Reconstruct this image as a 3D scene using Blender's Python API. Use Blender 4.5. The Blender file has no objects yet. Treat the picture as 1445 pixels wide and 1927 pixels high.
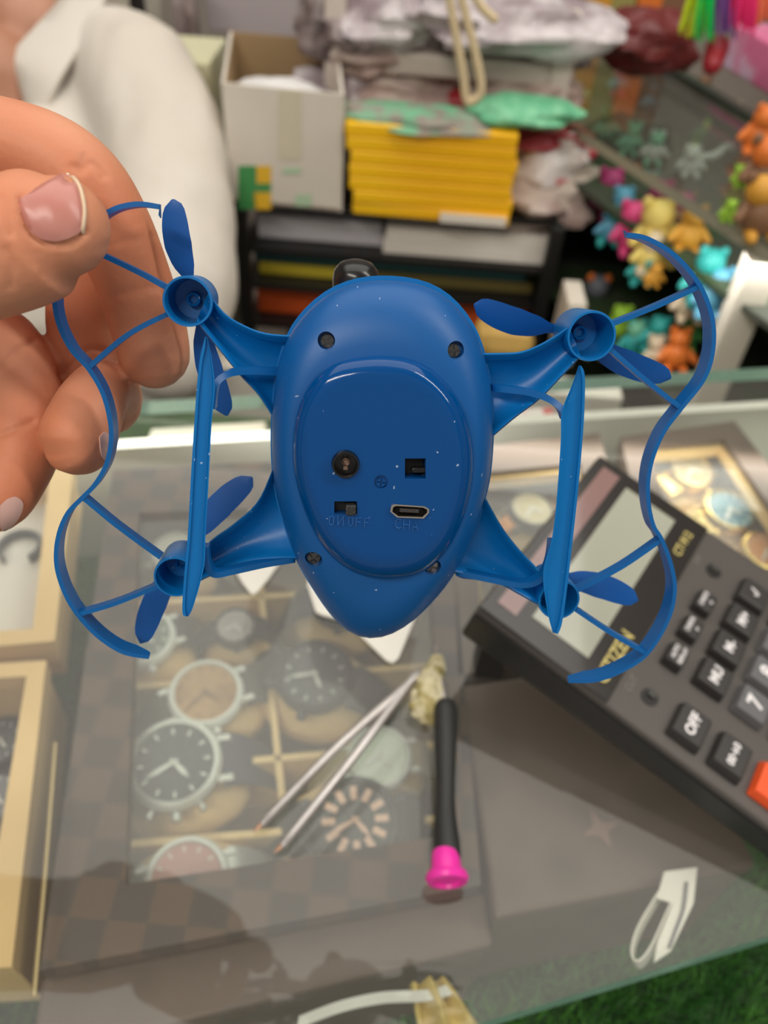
import bpy, bmesh, math, random
import numpy as np
from mathutils import Vector, Matrix, noise
from mathutils.bvhtree import BVHTree
random.seed(7)
SC = bpy.context.scene
COL = SC.collection
PI = math.pi
# ------------------------------------------------------------------ camera
FPX = 1500.0; PITCH = math.radians(45); ROLL = math.radians(4.5); CH = 0.30
Fv = Vector((0, math.cos(PITCH), -math.sin(PITCH))); _R0 = Vector((1, 0, 0)); _U0 = Vector((0, math.sin(PITCH), math.cos(PITCH)))
Rv = _R0*math.cos(ROLL) + _U0*math.sin(ROLL); Uv = -_R0*math.sin(ROLL) + _U0*math.cos(ROLL)
CAM = Vector((0, 0, CH))
cd = bpy.data.cameras.new('camera'); cam = bpy.data.objects.new('camera', cd); COL.objects.link(cam)
cam.matrix_world = Matrix((( Rv.x, Uv.x, -Fv.x, CAM.x), (Rv.y, Uv.y, -Fv.y, CAM.y), (Rv.z, Uv.z, -Fv.z, CAM.z), (0, 0, 0, 1)))
cd.sensor_fit = 'VERTICAL'; cd.sensor_height = 24; cd.sensor_width = 24; cd.lens = FPX/1927*24
cd.clip_start = 0.01; cd.clip_end = 50
cd.dof.use_dof = True; cd.dof.focus_distance = 0.150; cd.dof.aperture_fstop = cd.lens*0.001/0.0019 
SC.camera = cam
# ------------------------------------------------------------------ world, lights, exposure
SC.view_settings.view_transform = 'Standard'; SC.view_settings.look = 'None'; SC.view_settings.gamma = 1.0
SC.view_settings.exposure = 0.0; SC.view_settings.use_curve_mapping = False
wd = bpy.data.worlds.new('world'); SC.world = wd; wd.use_nodes = True
wd.node_tree.nodes['Background'].inputs[0].default_value = (1.0, 0.95, 0.88, 1); wd.node_tree.nodes['Background'].inputs[1].default_value = 0.35
CEIL_E = 1.75; CEIL_Z = 1.75
def area(name, loc, target, sx, sy, power, col):
    l = bpy.data.lights.new(name, 'AREA'); l.shape = 'RECTANGLE'; l.size = sx; l.size_y = sy; l.energy = power; l.color = col
    o = bpy.data.objects.new(name, l); COL.objects.link(o); o.location = loc
    o.rotation_euler = (Vector(target)-Vector(loc)).to_track_quat('-Z', 'Y').to_euler(); return o
area('tube_light_behind', (-0.5, -0.75, 1.5), (0, 0.15, 0.1), 1.2, 0.12, 15, (1, 0.93, 0.84))
area('tube_light_side', (1.2, 0.1, 1.45), (0, 0.4, 0.0), 0.12, 1.2, 12, (1, 0.95, 0.88))

area('case_fill_light', (0.05, 0.385, -0.013), (0.05, 0.355, -0.12), 1.1, 0.03, 0.55, (1, .98, .93))  # unseen lamp, added to brighten the dark back of the case
area('far_case_fill_light', (0.42, 0.66, -0.016), (0.42, 0.66, -0.12), 0.4, 0.05, 0.5, (1, .98, .93))  # added fill under the far glass top, unseen itself, lifts the toy shelves

# ------------------------------------------------------------------ pixel -> world helpers (a pixel plus a real plane or distance)
def ray(x, y): return Fv + Rv*((x-722.5)/FPX) - Uv*((y-963.5)/FPX)
def P(x, y, d): return CAM + ray(x, y)*d
def G(x, y, z=0.0):
    d = ray(x, y); return CAM + d*((z-CH)/d.z)
def V(x, y, Y):
    d = ray(x, y); return CAM + d*(Y/d.y)
def onplane(x, y, p0, n):
    d = ray(x, y); return CAM + d*((p0-CAM).dot(n)/d.dot(n))
DC = P(722, 860, 0.156); DA = ray(600, 480).normalized()      # drone centre and its axis (pointing away)
def DP(x, y, w=0.0):                                          # w in metres towards the viewer
    d = ray(x, y); return CAM + d*(((DC-CAM).dot(DA)-w)/d.dot(DA))

# ------------------------------------------------------------------ materials
MATS = {}
def M(name, col=(.5, .5, .5), rough=.5, metal=0, col2=None, nscale=20, ndet=3, lo=.4, hi=.6, bump=0, bscale=50, sss=0, ssr=.004, trans=0, coat=0, ior=1.5, emis=None, estr=0, transl=0, tex='noise', bdist=.001, spec=.5, alpha=1):
    if name in MATS: return MATS[name]
    m = bpy.data.materials.new(name); m.use_nodes = True; nt = m.node_tree; b = nt.nodes['Principled BSDF']
    c4 = (*col, 1); b.inputs['Base Color'].default_value = c4
    b.inputs['Roughness'].default_value = rough; b.inputs['Metallic'].default_value = metal; b.inputs['IOR'].default_value = ior
    b.inputs['Specular IOR Level'].default_value = spec; b.inputs['Alpha'].default_value = alpha
    if sss: b.inputs['Subsurface Weight'].default_value = sss; b.inputs['Subsurface Radius'].default_value = (1, .35, .2); b.inputs['Subsurface Scale'].default_value = ssr
    if trans: b.inputs['Transmission Weight'].default_value = trans
    if coat: b.inputs['Coat Weight'].default_value = coat; b.inputs['Coat Roughness'].default_value = .05
    if emis: b.inputs['Emission Color'].default_value = (*emis, 1); b.inputs['Emission Strength'].default_value = estr
    tc = nt.nodes.new('ShaderNodeTexCoord')
    if col2 is not None:
        if tex == 'noise':
            n = nt.nodes.new('ShaderNodeTexNoise'); n.inputs['Scale'].default_value = nscale; n.inputs['Detail'].default_value = ndet; out = n.outputs[0]
        elif tex == 'voronoi':
            n = nt.nodes.new('ShaderNodeTexVoronoi'); n.inputs['Scale'].default_value = nscale; out = n.outputs['Distance']
        elif tex == 'checker':
            n = nt.nodes.new('ShaderNodeTexChecker'); n.inputs['Scale'].default_value = nscale; out = n.outputs[1]
        else:
            n = nt.nodes.new('ShaderNodeTexWave'); n.inputs['Scale'].default_value = nscale; n.inputs['Distortion'].default_value = 2; out = n.outputs[1]
        nt.links.new(tc.outputs['Object'], n.inputs['Vector'])
        r = nt.nodes.new('ShaderNodeValToRGB'); r.color_ramp.elements[0].position = lo; r.color_ramp.elements[1].position = hi
        r.color_ramp.elements[0].color = c4; r.color_ramp.elements[1].color = (*col2, 1)
        nt.links.new(out, r.inputs[0]); nt.links.new(r.outputs[0], b.inputs['Base Color'])
    if bump:
        n = nt.nodes.new('ShaderNodeTexNoise'); n.inputs['Scale'].default_value = bscale; n.inputs['Detail'].default_value = 4
        nt.links.new(tc.outputs['Object'], n.inputs['Vector'])
        bp = nt.nodes.new('ShaderNodeBump'); bp.inputs['Strength'].default_value = bump; bp.inputs['Distance'].default_value = bdist
        nt.links.new(n.outputs[0], bp.inputs['Height']); nt.links.new(bp.outputs[0], b.inputs['Normal'])
    if transl:
        t = nt.nodes.new('ShaderNodeBsdfTranslucent'); t.inputs[0].default_value = (*[min(1, c*1.6+.03) for c in col], 1)
        mx = nt.nodes.new('ShaderNodeMixShader'); mx.inputs[0].default_value = transl; o = nt.nodes['Material Output']
        nt.links.new(b.outputs[0], mx.inputs[1]); nt.links.new(t.outputs[0], mx.inputs[2]); nt.links.new(mx.outputs[0], o.inputs[0])
    MATS[name] = m; return m
def glass(name, tint=(.95, .965, .95), dust=.05, rough=.0, ior=1.5, gl=(1, 1, 1), dscale=6):
    if name in MATS: return MATS[name]
    m = bpy.data.materials.new(name); m.use_nodes = True; nt = m.node_tree; nt.nodes.clear()
    o = nt.nodes.new('ShaderNodeOutputMaterial'); tr = nt.nodes.new('ShaderNodeBsdfTransparent'); tr.inputs[0].default_value = (*tint, 1)
    g = nt.nodes.new('ShaderNodeBsdfGlossy'); g.inputs['Roughness'].default_value = rough; g.inputs[0].default_value = (*gl, 1)
    fr = nt.nodes.new('ShaderNodeFresnel'); fr.inputs[0].default_value = ior
    geo = nt.nodes.new('ShaderNodeNewGeometry')
    fr2 = nt.nodes.new('ShaderNodeMath'); fr2.operation = 'MULTIPLY'
    inv = nt.nodes.new('ShaderNodeMath'); inv.operation = 'SUBTRACT'; inv.inputs[0].default_value = 1
    nt.links.new(geo.outputs['Backfacing'], inv.inputs[1]); nt.links.new(fr.outputs[0], fr2.inputs[0]); nt.links.new(inv.outputs[0], fr2.inputs[1])
    mx = nt.nodes.new('ShaderNodeMixShader'); nt.links.new(fr2.outputs[0], mx.inputs[0]); nt.links.new(tr.outputs[0], mx.inputs[1]); nt.links.new(g.outputs[0], mx.inputs[2])
    df = nt.nodes.new('ShaderNodeBsdfDiffuse'); df.inputs[0].default_value = (.76, .71, .65, 1)
    n = nt.nodes.new('ShaderNodeTexNoise'); n.inputs['Scale'].default_value = dscale; n.inputs['Detail'].default_value = 5
    tc = nt.nodes.new('ShaderNodeTexCoord'); nt.links.new(tc.outputs['Object'], n.inputs['Vector'])
    mp = nt.nodes.new('ShaderNodeMapRange'); mp.inputs[3].default_value = dust*.5; mp.inputs[4].default_value = dust*1.5; nt.links.new(n.outputs[0], mp.inputs[0])
    m2 = nt.nodes.new('ShaderNodeMixShader'); nt.links.new(mp.outputs[0], m2.inputs[0]); nt.links.new(mx.outputs[0], m2.inputs[1]); nt.links.new(df.outputs[0], m2.inputs[2])
    nt.links.new(m2.outputs[0], o.inputs[0]); MATS[name] = m; return m

# ------------------------------------------------------------------ object helpers
ORG = {}
def tag(o, label=None, cat=None, group=None, kind=None):
    if label: o['label'] = label
    if cat: o['category'] = cat
    if group: o['group'] = group
    if kind: o['kind'] = kind
    return o
def empty(name, loc, label=None, cat=None, group=None):
    o = bpy.data.objects.new(name, None); COL.objects.link(o); o.location = loc; o.empty_display_size = .01
    ORG[o.name] = Vector(loc); return tag(o, label, cat, group)
def perp(n):
    n = n.normalized(); a = Vector((0, 0, 1)) if abs(n.z) < .9 else Vector((1, 0, 0))
    u = n.cross(a).normalized(); return u, n.cross(u).normalized()
class MB:
    def __init__(s): s.v = []; s.f = []; s.mi = []; s.cm = 0
    def add(s, vs, fs):
        k = len(s.v); s.v += [Vector(v) for v in vs]; s.f += [tuple(i+k for i in f) for f in fs]; s.mi += [s.cm]*len(fs); return s
    def box(s, c, sz, ex=Vector((1, 0, 0)), ey=Vector((0, 1, 0)), ez=Vector((0, 0, 1))):
        c = Vector(c); vs = [c+ex*(sz[0]/2*a)+ey*(sz[1]/2*b)+ez*(sz[2]/2*d) for a in (-1, 1) for b in (-1, 1) for d in (-1, 1)]
        return s.add(vs, [(0, 1, 3, 2), (4, 6, 7, 5), (0, 4, 5, 1), (2, 3, 7, 6), (0, 2, 6, 4), (1, 5, 7, 3)])
    def prism(s, pts, vec):
        n = len(pts); vs = [Vector(p) for p in pts]+[Vector(p)+Vector(vec) for p in pts]
        return s.add(vs, [tuple(range(n))[::-1], tuple(range(n, 2*n))]+[(i, (i+1) % n, n+(i+1) % n, n+i) for i in range(n)])
    def loft(s, rings, closed=True, cap0=True, cap1=True):
        n = len(rings[0]); vs = [p for r in rings for p in r]; fs = []
        for a in range(len(rings)-1):
            for i in range(n if closed else n-1):
                j = (i+1) % n; fs.append((a*n+i, a*n+j, (a+1)*n+j, (a+1)*n+i))
        if cap0: fs.append(tuple(range(n))[::-1])
        if cap1: fs.append(tuple((len(rings)-1)*n+i for i in range(n)))
        return s.add(vs, fs)
    def lathe(s, c, ax, prof, n=32, cap0=True, cap1=True, u=None, sy=1):
        ax = ax.normalized(); U, W = perp(ax)
        if u is not None: U = (u-ax*u.dot(ax)).normalized(); W = ax.cross(U)
        rings = [[c+ax*h+(U*math.cos(2*PI*i/n)+W*sy*math.sin(2*PI*i/n))*max(r, 1e-6) for i in range(n)] for r, h in prof]
        return s.loft(rings, True, cap0, cap1)
    def sweep(s, pts, rad, n=16, capround=True, flat=1, fdir=None):
        pts = [Vector(p) for p in pts]; rad = list(rad) if hasattr(rad, '__len__') else [rad]*len(pts)
        if capround:
            for end in (0, -1):
                q = pts[1] if end == 0 else pts[-2]; p = pts[end]; r = rad[end]; d = (p-q).normalized()
                ex = [(p+d*r*math.sin(a), r*math.cos(a)) for a in (PI/8, PI/4, PI*3/8, PI*.47)]
                if end == 0: pts = [e[0] for e in ex[::-1]]+pts; rad = [e[1] for e in ex[::-1]]+rad
                else: pts = pts+[e[0] for e in ex]; rad = rad+[e[1] for e in ex]
        t0 = (pts[1]-pts[0]).normalized(); u = perp(t0)[0] if fdir is None else fdir; rings = []
        for i, p in enumerate(pts):
            a = pts[max(i-1, 0)]; b = pts[min(i+1, len(pts)-1)]; t = (b-a).normalized()
            u = (u-t*u.dot(t)).normalized(); w = t.cross(u)
            rings.append([p+(u*math.cos(2*PI*k/n)*flat+w*math.sin(2*PI*k/n))*rad[i] for k in range(n)])
        return s.loft(rings)
    def ell(s, c, r, n=14, m=10, ax=None, nz=0, ns=30):
        if not hasattr(r, '__len__'): r = (r, r, r)
        X, Y, Z = ax if ax else (Vector((1, 0, 0)), Vector((0, 1, 0)), Vector((0, 0, 1)))
        rings = []
        for a in range(1, m):
            th = PI*a/m; ring = []
            for i in range(n):
                ph = 2*PI*i/n; d = Vector((math.sin(th)*math.cos(ph), math.sin(th)*math.sin(ph), -math.cos(th)))
                k = 1+(nz*noise.noise(Vector(c)*ns*3+d*2.0) if nz else 0)
                ring.append(Vector(c)+(X*d.x*r[0]+Y*d.y*r[1]+Z*d.z*r[2])*k)
            rings.append(ring)
        k0 = len(s.v); s.loft(rings, True, False, False)
        b = len(s.v); s.add([Vector(c)-Z*r[2], Vector(c)+Z*r[2]], [])
        for i in range(n):
            j = (i+1) % n; s.f.append((b, k0+j, k0+i)); s.f.append((b+1, k0+(m-2)*n+i, k0+(m-2)*n+j)); s.mi += [s.cm]*2
        return s
    def ribbon(s, pts, vec, th, taper=None):
        # strip running along pts, its width along vec, thickness th across
        rings = []
        for i, p in enumerate(pts):
            p = Vector(p); a = Vector(pts[max(i-1, 0)]); b = Vector(pts[min(i+1, len(pts)-1)]); t = (b-a).normalized()
            k = 1 if taper is None else taper[i]
            vv = vec(i) if callable(vec) else vec
            n = t.cross(vv).normalized()*th/2; v = vv*k
            rings.append([p-n, p+n, p+n+v, p-n+v])
        return s.loft(rings)
    def build(s, name, mat, parent=None, smooth=True, bevel=0, seg=2, origin=None, sub=0, auto=40):
        if parent is not None: org = ORG[parent.name]
        elif origin is not None: org = Vector(origin)
        else:
            xs = [v.x for v in s.v]; ys = [v.y for v in s.v]; zs = [v.z for v in s.v]
            org = Vector(((min(xs)+max(xs))/2, (min(ys)+max(ys))/2, min(zs)))
        me = bpy.data.meshes.new(name); me.from_pydata([v-org for v in s.v], [], s.f)
        mats = mat if isinstance(mat, (list, tuple)) else [mat]
        for m in mats: me.materials.append(m)
        if len(mats) > 1: me.polygons.foreach_set('material_index', s.mi)
        bm = bmesh.new(); bm.from_mesh(me); bmesh.ops.recalc_face_normals(bm, faces=bm.faces); bm.to_mesh(me); bm.free()
        o = bpy.data.objects.new(name, me); COL.objects.link(o)
        if parent is not None: o.parent = parent
        else: o.location = org
        ORG[o.name] = org
        if bevel:
            b = o.modifiers.new('bevel', 'BEVEL'); b.width = bevel; b.segments = seg; b.limit_method = 'ANGLE'; b.angle_limit = .6
        if sub:
            b = o.modifiers.new('sub', 'SUBSURF'); b.levels = sub; b.render_levels = sub
        if smooth:
            me.polygons.foreach_set('use_smooth', [True]*len(me.polygons))
            try: me.set_sharp_from_angle(angle=math.radians(auto))
            except Exception: pass
        return o
def bake(o, smooth=True):
    dg = bpy.context.evaluated_depsgraph_get(); me = bpy.data.meshes.new_from_object(o.evaluated_get(dg))
    o.modifiers.clear(); o.data = me
    if smooth: me.polygons.foreach_set('use_smooth', [True]*len(me.polygons))
    return o
def remesh(o, vox, it=4, fac=.5):
    r = o.modifiers.new('r', 'REMESH'); r.mode = 'VOXEL'; r.voxel_size = vox
    s = o.modifiers.new('s', 'SMOOTH'); s.iterations = it; s.factor = fac
    return bake(o)
def copy_tree(o, parent=None):
    c = o.copy(); COL.objects.link(c); c.parent = parent
    for ch in list(o.children): copy_tree(ch, c)
    return c
def catmull(pts, k=6):
    out = []; n = len(pts); pts = [Vector(p) for p in pts]
    for i in range(n-1):
        a, b, c, d = pts[max(i-1, 0)], pts[i], pts[i+1], pts[min(i+2, n-1)]
        for j in range(k):
            t = j/k; out.append(.5*((2*b)+(c-a)*t+(2*a-5*b+4*c-d)*t*t+(3*b-a-3*c+d)*t**3))
    out.append(pts[-1]); return out
def cat2(pts, k=6): return [(v.x, v.y) for v in catmull([Vector((p[0], p[1], 0)) for p in pts], k)]
TXT = {}
def text_cache(items):
    obs = []
    for txt, align, bold in items:
        cu = bpy.data.curves.new('t', 'FONT'); cu.body = txt; cu.size = 1; cu.align_x = align; cu.align_y = 'CENTER'; cu.offset = bold; cu.resolution_u = 3
        ob = bpy.data.objects.new('t', cu); COL.objects.link(ob); obs.append((ob, cu, (txt, align, bold)))
    dg = bpy.context.evaluated_depsgraph_get(); dg.update()
    for ob, cu, k in obs:
        me = bpy.data.meshes.new_from_object(ob.evaluated_get(dg)); TXT[k] = ([v.co.copy() for v in me.vertices], [tuple(p.vertices) for p in me.polygons])
        bpy.data.objects.remove(ob); bpy.data.curves.remove(cu); bpy.data.meshes.remove(me)
def text_mb(mb, txt, o, ex, ey, h, th=.0002, align='CENTER', bold=0):
    vs, fs = TXT[(txt, align, bold)]; n = ex.cross(ey).normalized()
    mb.add([o+ex*v.x*h+ey*v.y*h+n*th for v in vs], fs)
text_cache([('CITIZEN', 'LEFT', .02), ('CT-912', 'CENTER', .02), ('CUT', 'CENTER', 0), ('5/4', 'CENTER', 0)]+[(t_, 'CENTER', .03) for t_ in ('AUTO', 'REPLAY', 'CHECK', '←', '→')]
           +[(t_, 'CENTER', .035) for t_ in ('OFF', 'MU', 'M-', 'M+', '√', 'GT', '00→0', '7', '8', '9', '%', '+/-', 'C', '4', '5', '6', '×', '÷', 'CE', '1', '2', '3', '+', '-', '0', '00', '.', '=')])

# ------------------------------------------------------------------ the room
def struct(o): o['kind'] = 'structure'; return o
m_wall = M('painted_wall', (.42, .37, .32), .8, col2=(.36, .31, .27), nscale=3, bump=.1)
m_ceil = M('ceiling_white', (.8, .78, .74), .8, col2=(.75, .73, .7), nscale=4)
m_floor = M('floor_tile', (.18, .15, .13), .4, col2=(.14, .12, .10), nscale=6)
struct(MB().box((0, .9, -.975), (4.4, 4.2, .05)).build('floor', m_floor, smooth=False))
struct(MB().box((0, .9, CEIL_Z+.06), (4.4, 4.2, .05)).build('ceiling', m_ceil, smooth=False))
struct(MB().box((0, 3.0, .42), (4.4, .05, 2.75)).build('wall_back', m_wall, smooth=False))
struct(MB().box((-2.2, .9, .42), (.05, 4.2, 2.75)).build('wall_left', m_wall, smooth=False))
struct(MB().box((2.2, .9, .42), (.05, 4.2, 2.75)).build('wall_right', m_wall, smooth=False))
m_lum = M('luminous_ceiling_panel', (.9, .9, .9), .6, emis=(1, .965, .90), estr=CEIL_E)
t = empty('ceiling_light', (0.0, 1.15, CEIL_Z), 'large white luminous ceiling panel hanging above the glass counter', 'ceiling light')
MB().box((0, 1.15, CEIL_Z), (2.6, 2.1, .02)).build('diffuser', m_lum, t, smooth=False)
f = MB()
for a in (-1, 1):
    f.box((a*1.32, 1.15, CEIL_Z+.005), (.04, 2.18, .05)); f.box((0, 1.15+a*1.07, CEIL_Z+.005), (2.6, .04, .05))
f.build('frame', M('light_frame', (.8, .8, .8), .4), t, smooth=False)

# ------------------------------------------------------------------ main glass counter
m_glass = glass('counter_glass', dust=.035)
m_gedge = M('glass_edge_green', (.30, .56, .46), .15, trans=.2, col2=(.40, .68, .58), nscale=30)
def line_at_x(p, q, x): return p+(q-p)*((x-p.x)/(q.x-p.x))
n0, n1 = G(900, 1927), G(1445, 1762); f0, f1 = G(255, 756), G(1445, 692)
ct = [line_at_x(n0, n1, -.55), line_at_x(n0, n1, .40), line_at_x(f0, f1, .42), line_at_x(f0, f1, -.55)]
counter = empty('glass_counter', (0, .25, -.95), 'low glass-topped display counter holding the watch boxes, tools and calculator on its pane', 'display counter')
g = MB(); g.cm = 0; top = [Vector((p.x, p.y, 0)) for p in ct]; bot = [Vector((p.x, p.y, -.010)) for p in ct]
g.add(top+bot, [(0, 1, 2, 3), (7, 6, 5, 4)]); g.cm = 1
g.add(top+bot, [(0, 4, 5, 1), (1, 5, 6, 2), (2, 6, 7, 3), (3, 7, 4, 0)])
g.build('glass_top', [m_glass, m_gedge], counter, smooth=False)
m_cab = M('counter_cabinet', (.33, .30, .26), .5)
TZ = -.125
g = MB(); g.box((-.05, .17, (TZ-.02-.95)/2), (.9, .40, .95+TZ-.02)); g.build('cabinet', m_cab, counter, smooth=False)
m_back = M('case_back_white', (.78, .77, .68), .5, col2=(.70, .70, .62), nscale=8)
cb = [line_at_x(f0, f1, -.55), line_at_x(f0, f1, .42)]
g = MB(); g.prism([Vector((cb[0].x, cb[0].y-.004, TZ-.01)), Vector((cb[1].x, cb[1].y-.004, TZ-.01)), Vector((cb[1].x, cb[1].y+.004, TZ-.01)), Vector((cb[0].x, cb[0].y+.004, TZ-.01))], (0, 0, -.022-TZ)); g.build('back_panel', m_back, counter, smooth=False)
# vertical glass partition standing past the right end
pg = MB(); a, b = G(1392, 694), G(1300, 860, -.02); 
m_turfbase = M('turf_backing', (.015, .05, .012), .9, col2=(.03, .09, .02), nscale=120)
tb = tag(MB().box((.0, .20, TZ-.012), (1.29, .66, .016)).build('artificial_turf_mat', m_turfbase, smooth=False), 'green artificial turf mat lining the display counter under the glass', 'turf mat')
# grass blades
m_grass = M('turf_blades', (.03, .14, .02), .55, col2=(.10, .30, .05), nscale=25, transl=.2)
g = MB()
def in_px(x, y, z, pad=40):
    d = Vector((x, y, z))-CAM; k = d.dot(Fv)
    if k <= 0: return False
    u = 722.5+d.dot(Rv)/k*FPX; v = 963.5-d.dot(Uv)/k*FPX
    return -pad < u < 1445+pad and -pad < v < 1927+pad
cnt = 0
while cnt < 30000:
    x = random.uniform(-.35, .45); y = random.uniform(-.12, .48)
    if not in_px(x, y, TZ): continue
    if y > .17 and x < .2 and random.random() < .75: cnt += 1; continue
    cnt += 1; a = random.uniform(0, 2*PI); h = random.uniform(.007, .014); w = .0011; lean = random.uniform(.1, .9)*h
    b = Vector((x, y, TZ-.004)); s_ = Vector((math.cos(a), math.sin(a), 0))*w/2; l = Vector((-math.sin(a), math.cos(a), 0))*lean
    g.add([b-s_, b+s_, b+s_*.8+l*.4+Vector((0, 0, h*.6)), b-s_*.8+l*.4+Vector((0, 0, h*.6)), b+l+Vector((0, 0, h))], [(0, 1, 2, 3), (3, 2, 4)])
tag(g.build('artificial_grass', m_grass, smooth=False, origin=(0, .2, TZ)), 'short bright green artificial grass pile at the counter bottom', 'grass', kind='stuff')

# ------------------------------------------------------------------ watch boxes under the glass
m_leather = M('brown_check_leather', (.125, .085, .062), .55, col2=(.075, .062, .055), nscale=68, tex='checker')
m_damask = M('brown_plain_leather', (.085, .060, .045), .5, col2=(.12, .085, .065), nscale=40, tex='voronoi', lo=.1, hi=.5, bump=.2, bscale=300)
m_suede = M('tan_suede', (.36, .25, .13), .9, col2=(.30, .20, .10), nscale=25)
m_cream = M('cream_cushion', (.84, .60, .30), .85, col2=(.78, .54, .26), nscale=15)
m_gold = M('gold_trim', (.88, .62, .30), .45, col2=(.80, .55, .25), nscale=12)
m_lidglass = glass('lid_glass', dust=.03, tint=(.96, .97, .96))
BZ = -.022
def quadin(o, i, z0, z1, mb):   # frame between outer quad and inner quad
    for k in range(4):
        l = (k+1) % 4; mb.prism([Vector((*o[k].xy, z0)), Vector((*o[l].xy, z0)), Vector((*i[l].xy, z0)), Vector((*i[k].xy, z0))], (0, 0, z1-z0))
def watch_box(name, outer, inner, label, frame_m, in_m=m_suede, z=BZ, depth=.085, lid=True, trim=None):
    o = [G(*p, z) for p in outer]; c = sum(o, Vector())/4; i = [G(*p, z) for p in inner] if inner else None
    t = empty(name, (c.x, c.y, z-depth), label, 'watch box')
    mb = MB(); (quadin(o, i, z-.010, z, mb) if i else mb.prism([p-Vector((0, 0, .010)) for p in o], (0, 0, .010))); mb.build('lid_frame' if i else 'lid', frame_m, t, smooth=False, bevel=0 if i else .002)
    w = [o[k]+(c-o[k])*.03 for k in range(4)]; w2 = [o[k]+(c-o[k])*.07 for k in range(4)]
    mb = MB(); quadin(w, w2, z-depth, z-.0105, mb); mb.build('wall', frame_m, t, smooth=False)
    mb = MB(); mb.prism([Vector((*p.xy, z-depth+.001)) for p in w2], (0, 0, .006)); mb.build('lining', in_m, t, smooth=False)
    if lid:
        e = [p+(c-p)*-.02 for p in i]; mb = MB(); mb.prism([Vector((*p.xy, z-.006)) for p in e], (0, 0, .002)); mb.build('lid_glass', m_lidglass, t, smooth=False)
    if trim:
        j = [p+(c-p)*.05 for p in i]; mb = MB(); quadin(i, j, z-.012, z-.004, mb); mb.build('gold_trim', trim, t, smooth=False)
    return t
boxA = watch_box('watch_box', [(75, 1826), (905, 1665), (838, 850), (212, 885)], [(235, 1664), (838, 1572), (800, 945), (262, 965)], 'large brown checked leather watch box with glass lid, full of watches under the counter glass', m_leather)
boxB = watch_box('watch_box', [(932, 1728), (1425, 1628), (1235, 1235), (868, 1290)], None, 'brown leather box with a plain wide lid to the right of the screwdriver', m_damask, lid=False)
c = G(1130, 1560, BZ+.0003); mb = MB(); mb.prism([c+Vector((math.cos(k*PI/4+.4), math.sin(k*PI/4+.4), 0))*(.0085 if k % 2 == 0 else .0032) for k in range(8)], (0, 0, .0002)); mb.build('star_print', M('star_print', (.24, .15, .12), .5), boxB, smooth=False)
boxG = watch_box('watch_box', [(55, 1995), (928, 1778), (913, 1676), (78, 1838)], None, 'plain brown leather box lying in front of the checked watch box at the bottom', m_damask, z=-.036, depth=.08, lid=False)
boxD = watch_box('watch_box', [(862, 1270), (1225, 1215), (1128, 815), (850, 846)], [(905, 1180), (1150, 1140), (1092, 872), (885, 892)], 'brown watch box behind the calculator with an orange strapped watch inside', m_damask, trim=m_gold)
boxC = watch_box('watch_box', [(1250, 1190), (1640, 1120), (1382, 792), (1168, 822)], [(1290, 1110), (1530, 1070), (1362, 826), (1222, 840)], 'brown watch box at the right holding gold watches behind the calculator', m_damask, trim=m_gold)
# left boxes
boxE = watch_box('jewellery_box', [(-220, 1235), (103, 1206), (138, 880), (-120, 900)], [(-190, 1200), (62, 1183), (92, 905), (-100, 925)], 'gold rimmed display box with white lining at the left edge, nearer the hand', m_gold, M('white_lining', (.78, .74, .68), .7), lid=False, depth=.03)
boxF = watch_box('jewellery_box', [(-330, 1840), (22, 1820), (87, 1243), (-230, 1262)], [(-300, 1640), (-12, 1640), (50, 1272), (-210, 1290)], 'gold rimmed dark display box at the lower left edge', m_gold, M('dark_lining', (.06, .055, .055), .7), lid=False, depth=.05)
# dividers inside box A
DZ = -.053
def divider(p, q, label=None, th=.0032):
    a, b = G(*p, DZ), G(*q, DZ); d = (b-a).normalized(); n = Vector((-d.y, d.x, 0))*th/2
    mb = MB(); mb.prism([a-n, b-n, b+n, a+n], (0, 0, -.05)); mb.build('divider', m_gold, boxA, smooth=False)
divider((478, 985), (545, 1640)); divider((250, 1135), (800, 1105)); divider((238, 1292), (810, 1252)); divider((238, 1452), (815, 1400)); divider((238, 1588), (830, 1540))

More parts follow.
